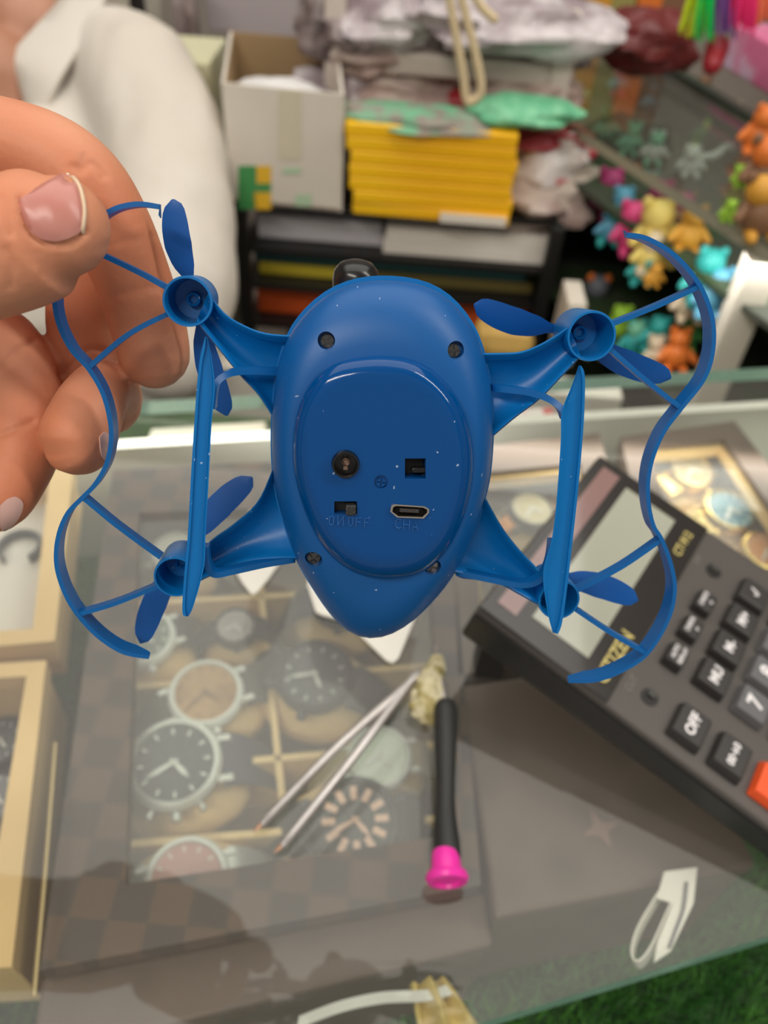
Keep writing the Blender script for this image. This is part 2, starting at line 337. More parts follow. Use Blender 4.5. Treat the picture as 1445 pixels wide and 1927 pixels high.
m_steel = M('watch_steel', (.75, .75, .74), .22, metal=1); m_blk = M('watch_black', (.035, .037, .04), .35); m_goldm = M('watch_gold', (.83, .60, .22), .25, metal=1)
m_white = M('ivory_enamel', (.8, .8, .76), .35)
def watch(px, py, rad, rot, dial, case, strap, label, z=-.043, numerals=None, hands=m_white, tilt=.12, bezel=None, pushers=0, cushion=True, width=.62, group=None):
    c = G(px, py, z)
    t = empty('wristwatch', c-Vector((0, 0, .02)), label, 'watch', group)
    ax = Vector((math.sin(rot)*tilt, -math.cos(rot)*tilt, 1)).normalized()
    up = Vector((math.cos(rot), math.sin(rot), 0)); up = (up-ax*up.dot(ax)).normalized(); rt = up.cross(ax)    # up = 12 o'clock
    mb = MB(); r = rad
    mb.lathe(c, ax, [(r*.9, -.007), (r*1.0, -.005), (r*1.04, -.001), (r*1.0, .001), (r*.80, .0011)], 40); mb.build('case', case, t)
    mb = MB(); mb.lathe(c, ax, [(r*.84, .0005), (r*.98, .0008), (r*.95, .0026), (r*.86, .0030), (r*.83, .0015)], 40, False, False); mb.build('bezel', bezel or case, t)
    mb = MB(); mb.lathe(c, ax, [(r*.84, .0009), (r*.84, .0013)], 40); mb.build('dial', dial, t)
    mb = MB()
    for k in range(12):
        a = 2*PI*k/12; d = up*math.cos(a)+rt*math.sin(a); q = rt*math.cos(a)-up*math.sin(a)
        ln = r*.13 if numerals is None else r*.30; wd_ = r*.05 if numerals is None else r*.15
        mb.box(c+d*r*(.70 if numerals is None else .60)+ax*.0016, (ln, wd_, .0004), d, q, ax)
    mb.build('hour_marker', numerals or hands, t, smooth=False)
    for ang, ln in ((.9, .5), (2.7, .68)):
        d = up*math.cos(ang)+rt*math.sin(ang); q = rt*math.cos(ang)-up*math.sin(ang)
        mb = MB(); mb.prism([c-d*r*.1-q*r*.03+ax*.002, c+d*r*ln*.6-q*r*.06+ax*.002, c+d*r*ln+ax*.002, c+d*r*ln*.6+q*r*.06+ax*.002, c-d*r*.1+q*r*.03+ax*.002], ax*.0003); mb.build('watch_hand', hands, t, smooth=False)
    mb = MB(); mb.lathe(c+rt*r*1.04-ax*.002, rt, [(r*.11, 0), (r*.12, r*.03), (r*.12, r*.16), (r*.08, r*.18)], 16); mb.build('crown', case, t)
    for k in range(pushers):
        s_ = 1 if k else -1; d = (rt+up*.55*s_).normalized()
        mb = MB(); mb.lathe(c+d*r*1.0-ax*.002, d, [(r*.06, 0), (r*.06, r*.14), (r*.09, r*.14), (r*.09, r*.2)], 12); mb.build('pusher', case, t)
    for s_ in (-1, 1):                    # lugs and strap halves curving over the cushion
        mb = MB()
        for e in (-1, 1): mb.box(c+up*s_*r*1.06+rt*e*r*.45-ax*.003, (r*.34, r*.16, .005), up, rt, ax)
        mb.build('lug', case, t, smooth=False, bevel=.0008)
        w = r*width; pts = [c+up*s_*r*(1.0+.25*k)-ax*(.003+.0012*k*k) for k in range(6)]
        mb = MB(); rings = []
        for k, p in enumerate(pts):
            ww = w*(1-.05*k); n = ax*.0014; rings.append([p-rt*ww-n, p+rt*ww-n, p+rt*ww+n, p-rt*ww+n])
        mb.loft(rings); mb.build('strap', strap, t, bevel=.0005)
    if cushion:
        cc = c-ax*.022; mb = MB(); n = 20; rings = []
        for k in range(9):
            u_ = -1+k/4; e = (1-abs(u_)**4)**.5 if abs(u_) < 1 else .35
            rings.append([cc+rt*u_*r*1.25+(up*math.cos(2*PI*i/n)*r*1.55*max(e, .4)+ax*math.sin(2*PI*i/n)*.0145*max(e, .4)) for i in range(n)])
        mb.loft(rings); tag(mb.build('watch_cushion', m_cream), ' '.join(('tan cushion under the '+label).split()[:16]), 'cushion')
    return t
m_d1 = M('dial_charcoal', (.06, .065, .075), .3); m_d2 = M('dial_wood', (.50, .30, .14), .5, col2=(.36, .20, .09), nscale=60); m_d4 = M('dial_mint', (.72, .78, .68), .4)
m_d5 = M('dial_black', (.03, .035, .035), .3); m_pink = M('rose_gold', (.80, .50, .38), .35, metal=.5); m_d6 = M('dial_pink', (.55, .28, .25), .4); m_d8 = M('dial_mauve', (.42, .36, .36), .5)
m_sil = M('matte_silver', (.62, .62, .58), .35, metal=.6)
m_navy = M('strap_navy', (.05, .055, .075), .6)
watch(328, 1437, .0212, .25, m_d1, m_sil, m_navy, 'big charcoal watch with silver bezel and white hands in the checked box, lower left compartment', pushers=2, bezel=m_sil)
watch(388, 1305, .0178, .45, m_d2, m_white, M('strap_dkgrey', (.09, .085, .08), .6), 'wood brown dial watch with a white case in the checked box', hands=M('hand_brown', (.3, .18, .1), .4))
watch(592, 1270, .0195, -.2, m_d1, m_blk, m_blk, 'all black watch with pale hands in the checked box, under the drone nose', bezel=m_blk)
watch(714, 1425, .0150, .2, m_d4, m_white, M('strap_cream', (.5, .42, .3), .7), 'pale mint faced watch in the checked box beneath the tweezers')
watch(668, 1545, .0195, .15, m_d5, m_blk, m_blk, 'black watch with rose gold radial numerals in the checked box', numerals=m_pink, hands=m_pink)
watch(352, 1655, .0170, .3, m_d6, m_white, m_sil, 'white cased watch with a pinkish dial at the lower edge of the checked box window')
watch(268, 1200, .0165, .5, M('dial_green', (.16, .2, .17), .4), m_white, m_blk, 'white rimmed watch at the left side of the checked box window')
watch(443, 1180, .0112, .2, m_d8, m_blk, m_blk, 'small black watch with a mauve grey face in the checked box')
watch(640, 1130, .0160, .0, m_d1, m_blk, m_blk, 'black watch at the back of the checked box half hidden by the drone body')
watch(330, 1040, .0140, .2, M('dial_ivory', (.6, .58, .5), .4), m_sil, m_sil, 'silver watch with an ivory dial in the rear left of the checked box')
watch(1300, 886, .0160, .6, M('dial_gold', (.75, .58, .28), .3, metal=.4), m_goldm, m_goldm, 'all gold watch in the right hand box')
watch(1372, 962, .0170, .6, M('dial_blue', (.13, .27, .34), .3), m_goldm, m_goldm, 'gold watch with a slate blue dial in the right hand box')
watch(1000, 960, .0150, .6, M('dial_cream', (.62, .52, .32), .5), m_blk, M('strap_orange', (.75, .28, .07), .5), 'watch with an orange strap in the box behind the calculator', width=.35)
watch(1440, 1040, .0150, .6, M('dial_orange', (.7, .32, .14), .4), m_goldm, m_goldm, 'orange faced gold watch at the right edge behind the calculator')
watch(2, 1395, .0120, .2, m_d1, m_blk, m_blk, 'dark watch in the lower left gold rimmed box, nearer the drone', z=-.06, cushion=False)
watch(-4, 1500, .0120, .2, M('dial_slate', (.2, .2, .22), .4), m_blk, m_sil, 'grey dial watch in the lower left gold rimmed box, nearer the camera', z=-.06, cushion=False)
# black strap loop on the white lining
c = G(42, 1040, -.045); mb = MB(); pts = [c+Vector((math.cos(a)*.011, math.sin(a)*.011, .001)) for a in [k*PI/12 for k in range(-3, 17)]]
mb.ribbon(pts, Vector((0, 0, .006)), .0016); tag(mb.build('watch_strap', M('strap_slate', (.07, .08, .09), .5)), 'loose dark strap loop lying on the white lined gold box', 'strap')
# pale card boxes behind, red white packet
def slab(name, pts, z, h, mat, label, cat, grp=None, bevel=.001):
    q = [G(*p, z) for p in pts]; mb = MB(); mb.prism(q, (0, 0, -h)); return tag(mb.build(name, mat, smooth=False, bevel=bevel), label, cat, grp)
m_card = M('cream_card', (.72, .66, .54), .7)
slab('paper_box', [(262, 868), (372, 860), (390, 800), (285, 806)], -.05, .06, M('grey_card', (.62, .60, .50), .7), 'pale grey card box behind the checked watch box, left of the pair', 'box')
slab('paper_box', [(376, 860), (492, 852), (500, 792), (392, 799)], -.05, .06, m_card, 'cream card box behind the checked watch box, right of the pair', 'box')
slab('blister_packet', [(935, 830), (1050, 818), (1040, 765), (930, 772)], -.055, .02, M('packet_red', (.55, .10, .09), .5, col2=(.75, .70, .66), nscale=45, lo=.45, hi=.5), 'red and white packet inside the counter behind the drone', 'packet')
# paper loop tag, cloth and ribbon under the glass at the bottom
mb = MB(); zt = -.0135
pts = [(1295, 1645), (1262, 1700), (1225, 1780), (1200, 1808), (1188, 1790), (1200, 1745), (1232, 1690), (1258, 1650)]
c3 = catmull([G(x, y, zt) for x, y in pts], 5); mb.ribbon(c3, Vector((.003, 0, -.0075)), .0006)
pp = MB(); w_ = [G(1250, 1640, zt), G(1312, 1632, zt), G(1305, 1700, zt), G(1262, 1790, zt), G(1230, 1812, zt), G(1238, 1770, zt), G(1266, 1700, zt), G(1236, 1690, zt)]
m_paper = M('white_paper', (.80, .76, .68), .6)
pt = empty('paper_tag', G(1250, 1720, TZ), 'folded white paper tag loop lying under the counter glass at the lower right', 'paper tag')
mb.build('loop', m_paper, pt); pp.prism(w_, (0, 0, -.0004)); pp.build('tail', m_paper, pt, smooth=False)
k = MB(); k.ribbon(catmull([G(1288, 1660, zt+.0006), G(1282, 1710, zt+.0006), G(1268, 1750, zt+.0006), G(1255, 1785, zt+.0006)], 5), Vector((.0015, .0003, 0)), .0003); k.build('printed_line', M('print_grey', (.15, .14, .15), .6), pt)
mb = MB(); rings = []
m_ycloth = M('yellow_cloth', (.66, .50, .14), .8, bump=.5, bscale=60)
mb = MB(); N = 16
vs = []; base = [G(770, 1850, -.03), G(835, 1835, -.03), G(925, 1935, -.03), G(800, 1950, -.03)]
for i in range(N):
    for j in range(N):
        u, v = i/(N-1), j/(N-1); p = (base[0]*(1-u)+base[1]*u)*(1-v)+(base[3]*(1-u)+base[2]*u)*v
        vs.append(p+Vector((0, 0, .004*math.sin(u*14+v*4)-.02*(u-.5)**2)))
mb.add(vs, [(i*N+j, i*N+j+1, (i+1)*N+j+1, (i+1)*N+j) for i in range(N-1) for j in range(N-1)])
o = mb.build('yellow_cloth', m_ycloth); s = o.modifiers.new('s', 'SOLIDIFY'); s.thickness = .001; tag(o, 'crumpled yellow cloth under the glass near the bottom edge', 'cloth')
mb = MB(); mb.ribbon(catmull([G(560, 1935, -.03), G(640, 1905, -.028), G(720, 1888, -.03), G(800, 1884, -.028), G(850, 1872, -.03)], 6), Vector((0, .004, -.002)), .0006)
tag(mb.build('white_ribbon', M('white_ribbon', (.75, .76, .70), .5)), 'white ribbon strip under the glass near the bottom edge', 'ribbon')
mb = MB(); mb.sweep(catmull([G(104, 1400, -.012), G(85, 1640, -.012), G(64, 1872, -.012)], 4), .0009, 8)
tag(mb.build('brass_rod', M('brass', (.55, .42, .2), .35, metal=.7)), 'thin brass rod just under the glass left of the checked watch box', 'rod')

# ------------------------------------------------------------------ tools on the glass
m_tool = M('tweezer_steel', (.55, .52, .50), .35, metal=.7, col2=(.45, .42, .40), nscale=60)
t = empty('tweezers', G(640, 1430, 0), 'thin grey metal tweezers with two spread copper tipped prongs lying on the glass', 'tweezers')
a = G(792, 1264, .004)
for (mx, my), (ex_, ey_) in (((640, 1400), (478, 1564)), ((670, 1418), (516, 1604))):
    pts = catmull([a, G(770, 1286, .005), G(mx, my, .006), G(ex_+18, ey_-16, .0035)], 6)
    mb = MB(); n = len(pts); mb.sweep(pts, [.0016+.0004*math.sin(PI*i/n) for i in range(n)], 10); pr = mb.build('prong', m_tool, t)
    mb = MB(); mb.sweep([pts[-1], G(ex_, ey_, .002)], [.0015, .0003], 10); mb.build('tip', M('copper_tip', (.70, .42, .30), .35, metal=.6), pr)
t = empty('screwdriver', G(835, 1500, 0), 'precision screwdriver with a black handle and bright pink end cap lying on the glass', 'screwdriver')
path = catmull([G(838, 1335, .008), G(838, 1450, .008), G(838, 1540, .0075), G(842, 1610, .007)], 8); n = len(path)
mb = MB(); mb.sweep(path, [.0044+.0006*math.cos(i/n*2*PI*1.1) for i in range(n)], 24); mb.build('handle', M('black_rubber', (.022, .022, .022), .5, bump=.1), t)
e0, e1 = G(838, 1606, .0075), G(842, 1662, .0075); ax = (e1-e0).normalized(); L = (e1-e0).length
mb = MB(); mb.lathe(e0, ax, [(.0044, -.001), (.0050, 0), (.0056, L*.62), (.0072, L*.68), (.0078, L*.84), (.0070, L*.98), (.0050, L*1.0), (.0045, L*.9)], 36); mb.build('end_cap', M('hot_pink', (.90, .035, .42), .35), t)
mb = MB(); mb.sweep([G(838, 1340, .008), G(822, 1235, .004), G(820, 1218, .003)], [.0022, .0014, .0008], 12); mb.build('blade', m_tool, t)
m_wrap = M('yellowed_tape', (.62, .56, .36), .55, col2=(.34, .28, .10), nscale=160, lo=.45, hi=.6, bump=.9, bscale=180)
mb = MB(); rings = []
sp = [(822, 1240, .0028), (818, 1262, .0045), (808, 1290, .0058), (806, 1315, .0072), (806, 1336, .0072), (812, 1352, .0040)]
for x, y, r in [(v.x, v.y, v.z) for v in catmull([Vector(s_) for s_ in sp], 5)]:
    c = G(x, y, .006); rings.append([c+Vector((math.cos(2*PI*k/24), .4*math.sin(2*PI*k/24), .7*math.sin(2*PI*k/24)))*r*(1+.35*noise.noise(Vector((k*.9, y*.09, 3)))) for k in range(24)])
mb.loft(rings); tag(mb.build('tape_scrap', m_wrap, smooth=True, auto=25), 'ragged scrap of yellowed tape wrapped round the screwdriver tip', 'tape')
# white pointed cards
def card(pts, label, z=.012):
    q = cat2(pts, 1); mb = MB(); mb.prism([G(x, y, z) for x, y in pts], (0, 0, -.0012))
    return tag(mb.build('white_card', M('card_white', (.84, .82, .74), .5), smooth=False), label, 'card', None)
card([(440, 1068), (455, 1095), (470, 1114), (476, 1118), (484, 1113), (505, 1088), (528, 1055), (545, 985), (470, 960)], 'white pointed plastic card showing below the lower left arm of the drone', .0018)
card([(578, 1100), (594, 1150), (604, 1156), (650, 1168), (728, 1243), (740, 1247), (750, 1238), (786, 1150), (800, 1080), (700, 1000), (590, 1020)], 'white pointed plastic card showing beneath the nose of the drone', .0018)

# ------------------------------------------------------------------ calculator
cTL = G(896, 1144, .050); cTR = G(1126, 858, .050); cL3 = G(1445, 1532, .022)
cx = (cTR-cTL).normalized(); cn = cx.cross(cL3-cTL).normalized(); cn = -cn if cn.z < 0 else cn
cy = (cL3-cTL); cy = (cy-cx*cy.dot(cx)).normalized()         # cy runs from the display towards the bottom row
def cl(x, y):                                                 # pixel -> local coordinates on the top face
    q = onplane(x, y, cTL, cn)-cTL; return q.dot(cx), q.dot(cy)
def cw(u, v, h=0): return cTL+cx*u+cy*v+cn*h
CW = (cTR-cTL).length; CL = .205
calc = empty('desk_calculator', G(1300, 1250, 0), 'large black desk calculator with grey number keys standing tilted on the glass', 'calculator')
m_cb = M('calc_body', (.085, .075, .068), .45, bump=.08, bscale=900, bdist=.0003); m_cbd = M('calc_side', (.018, .017, .016), .4)
mb = MB(); prof = [(0, -.004), (.0, -.022), (CL, -.014), (CL, -.004)]
rings = []
mb.cm = 1
for u in (0, CW): rings.append([cw(u, v, h) for v, h in prof])
mb.loft(rings); body = mb.build('case', [m_cbd, m_cbd], calc, smooth=False, bevel=.0015)
mb = MB(); mb.prism([cw(0, 0, -.004), cw(CW, 0, -.004), cw(CW, CL, -.004), cw(0, CL, -.004)], cn*.004); mb.build('face_plate', m_cb, calc, smooth=False, bevel=.0015)
seam = cl(1134, 1335)[1]
mb = MB(); mb.prism([cw(.0006, .0006, .0002), cw(CW-.0006, .0006, .0002), cw(CW-.0006, seam, .0002), cw(.0006, seam, .0002)], cn*.0012); mb.build('display_bezel', M('bezel_black', (.03, .027, .025), .18, coat=.5), calc, smooth=False, bevel=.0005)
s0 = cl(931, 1140); s1 = cl(1163, 903); l0 = cl(988, 1179); l1 = cl(1169, 913); l2 = cl(1089, 1265)
mb = MB(); mb.prism([cw(s0[0]+.001, s0[1], .0015), cw(s1[0], s0[1], .0015), cw(s1[0], s1[1]+.0, .0015), cw(s0[0]+.001, s1[1], .0015)], cn*.0003)
mb.build('solar_strip', M('solar_cell', (.28, .17, .16), .12, coat=1), calc, smooth=False)
mb = MB(); mb.prism([cw(.012, l0[1], .0015), cw(CW-.010, l0[1], .0015), cw(CW-.010, l2[1], .0015), cw(.012, l2[1], .0015)], cn*.0003)
mb.build('lcd_screen', M('lcd_grey_green', (.42, .43, .35), .1, coat=1), calc, smooth=False)
mt = MB(); vy = cl(1150, 1280); te = -cy
text_mb(mt, 'CITIZEN', cw(.006, (l2[1]+seam)/2+.001, .0018), cx, te, .0078, align='LEFT', bold=.02); mt.build('brand_lettering', M('yellow_print', (.62, .52, .18), .5), calc, smooth=False)
mt = MB(); q = cl(1290, 1015); text_mb(mt, 'CT-912', cw(CW-.020, (l2[1]+seam)/2+.001, .0018), cx, te, .0055, bold=.02); mt.build('model_lettering', MATS['yellow_print'], calc, smooth=False)
m_kb = M('key_black', (.035, .032, .030), .45); m_kg = M('key_grey', (.13, .13, .135), .45); m_kr = M('key_red', (.85, .10, .02), .4); m_kt = M('key_print', (.85, .82, .83), .5)
# columns along cx and rows along cy
P7 = cl(1408, 1332); P8 = cl(1426, 1271); POFF = cl(1292, 1372); PMU = cl(1330, 1293); P00 = cl(1374, 1415); Psm = cl(1266, 1240)
pit = P8[0]-P7[0]; pit = max(.0145, min(.02, pit)); c0 = POFF[0]; c1_ = P7[0]
cols = [c0, c1_]+[c1_+pit*k for k in range(1, 5)]; rB = POFF[1]; rC = (P7[1]+P00[1])/2; dr = rC-rB; rows = [rB+dr*k for k in range(5)]; rA = Psm[1]
def key(u, v, w, l, mat, txt, ht=.0036, two=None):
    mb = MB(); h0, h1 = 0, .0048
    r0 = [cw(u-w/2, v-l/2, h0), cw(u+w/2, v-l/2, h0), cw(u+w/2, v+l/2, h0), cw(u-w/2, v+l/2, h0)]
    k = .84; r1 = [cw(u-w/2*k, v-l/2*k, h1), cw(u+w/2*k, v-l/2*k, h1), cw(u+w/2*k, v+l/2*k, h1), cw(u-w/2*k, v+l/2*k, h1)]
    mb.loft([r0, r1]); o = mb.build('key', mat, calc, smooth=False, bevel=.0008)
    mt = MB()
    if two:
        text_mb(mt, txt, cw(u, v-.0016, h1+.0001), cx, te, ht, bold=.03); text_mb(mt, two, cw(u, v+.0018, h1+.0001), cx, te, ht, bold=.03)
    else: text_mb(mt, txt, cw(u, v, h1+.0001), cx, te, ht, bold=.035)
    mt.build('key_legend', m_kt, o, smooth=False)
kw = pit*.86; kl = dr*.80
rowtxt = [['OFF', 'MU', 'M-', 'M+', '√', 'GT'], ['00→0', '7', '8', '9', '%', '+/-'], ['C', '4', '5', '6', '×', '÷'], ['CE', '1', '2', '3', '+', '-'], ['0', '00', '.', '=', '', '']]
for r, line in enumerate(rowtxt):
    for c, tx in enumerate(line):
        u, v = cols[c], rows[r]
        if not tx or u+kw/2 > CW-.003 or v > CL-.01: continue
        num = tx in '0123456789' or tx in ('00', '.')
        key(u, v, kw*(1.1 if c == 0 else 1), kl, m_kr if tx in ('C', 'CE') else (m_kg if num else m_kb), tx, .0092 if num else (.0058 if len(tx) < 4 else .0042))
for k_, (tx, tw) in enumerate([('AUTO', 'REPLAY'), ('CHECK', '←'), ('CHECK', '→')]):
    key(Psm[0]+pit*.97*k_, rA, kw*.80, kl*.62, m_kb, tx, .0026, tw)
for (x, y), tx in (((1222, 1312), 'CUT'), ((1342, 1075), '5/4')):
    u, v = cl(x, y); mb = MB(); mb.lathe(cw(u, v, .0002), cn, [(.0036, 0), (.0036, .0004)], 24, sy=1); mb.build('switch_slot', m_cbd, calc)
    mb = MB(); mb.box(cw(u+.0008, v, .0012), (.0028, .0034, .002), cx, cy, cn); mb.build('slide_switch', M('switch_grey', (.06, .06, .055), .4), calc, bevel=.0004, smooth=False)
    mt = MB(); text_mb(mt, tx, cw(u, v-.0085, .0001), cx, te, .0040); mt.build('switch_legend', M('faint_print', (.22, .20, .18), .6), calc, smooth=False)
for u in (.012, CW-.012):
    p = cw(u, .012, -.024); mb = MB(); mb.prism([Vector((p.x-.006, p.y-.006, 0.0003)), Vector((p.x+.006, p.y-.006, 0.0003)), Vector((p.x+.006, p.y+.006, 0.0003)), Vector((p.x-.006, p.y+.006, 0.0003))], (0, 0, p.z+.004)); mb.build('foot', m_cbd, calc, smooth=False)

# ------------------------------------------------------------------ the blue drone
def blue(name, c, rough, **k): return M(name, c, rough, **k)
B = (.006, .105, .36)
m_bl = blue('blue_plastic', (.001, .155, .46), .36, spec=.35, bump=.05, bscale=300, bdist=.0002, sss=.12, ssr=.002)
m_hull = blue('blue_plastic_matte', (.001, .092, .32), .42, spec=.42, bump=.04, bscale=250, bdist=.0002)
m_gloss = blue('blue_plastic_gloss', (.0, .060, .235), .10, spec=.36)
m_thin = blue('blue_plastic_thin', (.004, .155, .46), .34, transl=.28)
m_prop = blue('blue_propeller', (.003, .11, .42), .45, transl=.22)
m_black = M('black_plastic', (.010, .010, .010), .25); m_metal = M('port_metal', (.62, .56, .50), .25, metal=1); m_brass2 = M('pin_bronze', (.30, .20, .15), .4, metal=.8)
drone = empty('toy_drone', DC, 'small blue plastic quadcopter drone held up in the hand, seen from its underside', 'toy drone')
Xu = (DP(722+1, 860)-DP(722, 860)).normalized()
def polar(pts, c, n=96):
    a = [(math.atan2(p[1]-c[1], p[0]-c[0]), math.hypot(p[0]-c[0], p[1]-c[1])) for p in cat2(list(pts)+[pts[0]], 6)[:-1]]
    a.sort(); th = np.array([q[0] for q in a]); r = np.array([q[1] for q in a])
    th = np.concatenate([th-2*PI, th, th+2*PI]); r = np.concatenate([r, r, r])
    T = np.linspace(-PI, PI, n, endpoint=False); rr = np.interp(T, th, r)
    for _ in range(2): rr = (np.roll(rr, 1)+2*rr+np.roll(rr, -1))/4
    return [(c[0]+math.cos(t_)*q, c[1]+math.sin(t_)*q) for t_, q in zip(T, rr)]
OUT = [(740, 528), (790, 535), (835, 555), (870, 590), (898, 635), (916, 690), (926, 760), (926, 830), (920, 900), (908, 950), (893, 1000), (870, 1050), (845, 1092), (815, 1130), (780, 1165), (740, 1193), (693, 1204), (660, 1192), (625, 1160), (598, 1120), (573, 1080), (553, 1040), (535, 985), (520, 930), (513, 870), (512, 800), (516, 740), (525, 680), (545, 630), (575, 590), (615, 555), (660, 535), (700, 528)]
PAN = [(705, 668), (760, 672), (805, 690), (845, 725), (872, 770), (888, 830), (890, 890), (880, 950), (862, 1000), (835, 1045), (800, 1075), (760, 1088), (710, 1090), (665, 1078), (625, 1050), (595, 1010), (572, 960), (555, 900), (550, 850), (555, 790), (572, 740), (600, 700), (640, 677)]
cc = (718, 865)
Oo = polar(OUT, cc); Qq = polar(PAN, cc)
def lerp2(a, b, t_): return [(p[0]+(q[0]-p[0])*t_, p[1]+(q[1]-p[1])*t_) for p, q in zip(a, b)]
def ringD(pts, w): return [DP(x, y, w) for x, y in pts]
HH = .0085
rings = [ringD(lerp2(Oo, [(cc)]*96, .02), -.0035), ringD(Oo, -.0030)]
for k in range(0, 13):
    a = PI/2*k/12; rings.append(ringD(lerp2(Oo, Qq, (1-math.cos(a))), HH*math.sin(a)))
rings.append(ringD(lerp2(Qq, [cc]*96, .10), HH+.0002)); rings.append(ringD(lerp2(Qq, [cc]*96, .55), HH+.0002))
mb = MB(); mb.loft(rings); hull = mb.build('lower_shell', m_hull, drone)
rings = [ringD(lerp2(Qq, [cc]*96, .05), HH-.001), ringD(lerp2(Qq, [cc]*96, .0), HH-.0002), ringD(lerp2(Qq, [cc]*96, .005), HH+.0012)]
PH = .0052
for k in range(1, 9):
    a = PI/2*k/8; rings.append(ringD(lerp2(Qq, [cc]*96, .005+.19*(1-math.cos(a))), HH+.0012+(PH-.0012)*math.sin(a)))
for s_ in (.3, .5, .75, .97): rings.append(ringD(lerp2(Qq, [cc]*96, s_), HH+PH+.0003*s_))
mb = MB(); mb.loft(rings); pan = mb.build('belly_cover', m_gloss, drone, auto=60)
PT = HH+PH+.0003
def sc(x, y, w=0): return (DP(x+.5, y, w)-DP(x-.5, y, w)).length
def dust(m, sc_=260, thr=.045, col=(.55, .66, .80)):
    nt = m.node_tree; b = nt.nodes['Principled BSDF']; tc = nt.nodes.new('ShaderNodeTexCoord')
    v = nt.nodes.new('ShaderNodeTexVoronoi'); v.inputs['Scale'].default_value = sc_; v.inputs['Randomness'].default_value = 1
    n = nt.nodes.new('ShaderNodeTexNoise'); n.inputs['Scale'].default_value = 60; n.inputs['Detail'].default_value = 2
    wv = nt.nodes.new('ShaderNodeTexNoise'); wv.inputs['Scale'].default_value = 700
    ad = nt.nodes.new('ShaderNodeMixRGB'); ad.blend_type = 'ADD'; ad.inputs[0].default_value = .0012
    nt.links.new(tc.outputs['Object'], ad.inputs[1]); nt.links.new(wv.outputs['Color'], ad.inputs[2]); nt.links.new(ad.outputs[0], v.inputs['Vector'])
    nt.links.new(tc.outputs['Object'], n.inputs['Vector']); nt.links.new(tc.outputs['Object'], wv.inputs['Vector'])
    t1 = nt.nodes.new('ShaderNodeMath'); t1.operation = 'MULTIPLY'; nt.links.new(n.outputs[0], t1.inputs[0]); t1.inputs[1].default_value = thr*4
    t0 = nt.nodes.new('ShaderNodeMath'); t0.operation = 'SUBTRACT'; nt.links.new(t1.outputs[0], t0.inputs[0]); t0.inputs[1].default_value = thr*1.35
    lt = nt.nodes.new('ShaderNodeMath'); lt.operation = 'LESS_THAN'; nt.links.new(v.outputs['Distance'], lt.inputs[0]); nt.links.new(t0.outputs[0], lt.inputs[1])
    mx = nt.nodes.new('ShaderNodeMixRGB'); mx.inputs[1].default_value = b.inputs['Base Color'].default_value; mx.inputs[2].default_value = (*col, 1)
    k = nt.nodes.new('ShaderNodeMath'); k.operation = 'MULTIPLY'; k.inputs[1].default_value = .55; nt.links.new(lt.outputs[0], k.inputs[0])
    nt.links.new(k.outputs[0], mx.inputs[0]); nt.links.new(mx.outputs[0], b.inputs['Base Color'])
dust(m_hull, 340, .085); dust(m_gloss, 330, .08); dust(m_bl, 380, .075)
SCREWS = [(614, 641), (858, 659), (590, 1053), (814, 1068)]
# boolean pockets
def hull_w(x, y):
    bv = BVHTree.FromObject(hull, bpy.context.evaluated_depsgraph_get()); return bv
def cutter(shapes):
    mb = MB(); [s_(mb) for s_ in shapes]; o = mb.build('cutter', m_black, smooth=False); return o
def cut(target, shapes):
    c = cutter(shapes); mod = target.modifiers.new('b', 'BOOLEAN'); mod.operation = 'DIFFERENCE'; mod.solver = 'EXACT'; mod.object = c
    bpy.context.view_layer.update(); bake(target); me = c.data; bpy.data.objects.remove(c); bpy.data.meshes.remove(me)
    target.data.set_sharp_from_angle(angle=math.radians(35))
bpy.context.view_layer.update()
bv = BVHTree.FromObject(hull, bpy.context.evaluated_depsgraph_get()); O0 = ORG[hull.name] - DC
def surf_w(x, y):
    h = bv.ray_cast(CAM-DC, ray(x, y).normalized()); return (DC+h[0]-DC).dot(-DA) if h[0] else 0
sw = [surf_w(*s_) for s_ in SCREWS]
def cyl(x, y, w0, w1, rpx, n=32):
    return lambda mb: mb.lathe(DP(x, y, w1), -DA, [(rpx*sc(x, y, w1), w0-w1), (rpx*sc(x, y, w1), .008)], n)
cut(hull, [cyl(x, y, w-.0030, w, 16.5) for (x, y), w in zip(SCREWS, sw)])
def DQ(x, y, dep): return DP(x, y, PT)+DA*dep
def rect(x0, y0, x1, y1, depth):
    return lambda mb: mb.prism([DQ(x0, y0, depth), DQ(x1, y0, depth), DQ(x1, y1, depth), DQ(x0, y1, depth)], -DA*(depth+.004))
usb = [(736, 951), (742, 948), (798, 952), (807, 957), (807, 964), (797, 975), (747, 973), (734, 962)]
cut(pan, [cyl(650, 873, PT-.0022, PT, 26.5), rect(762, 863, 801, 901, .0040), rect(629, 944, 672, 968, .0025),
          lambda mb: mb.prism([DQ(x, y, .0035) for x, y in usb], -DA*.006), cyl(717, 907, PT-.0006, PT, 13)])
m_pit = M('deep_black', (.003, .003, .003), .6)
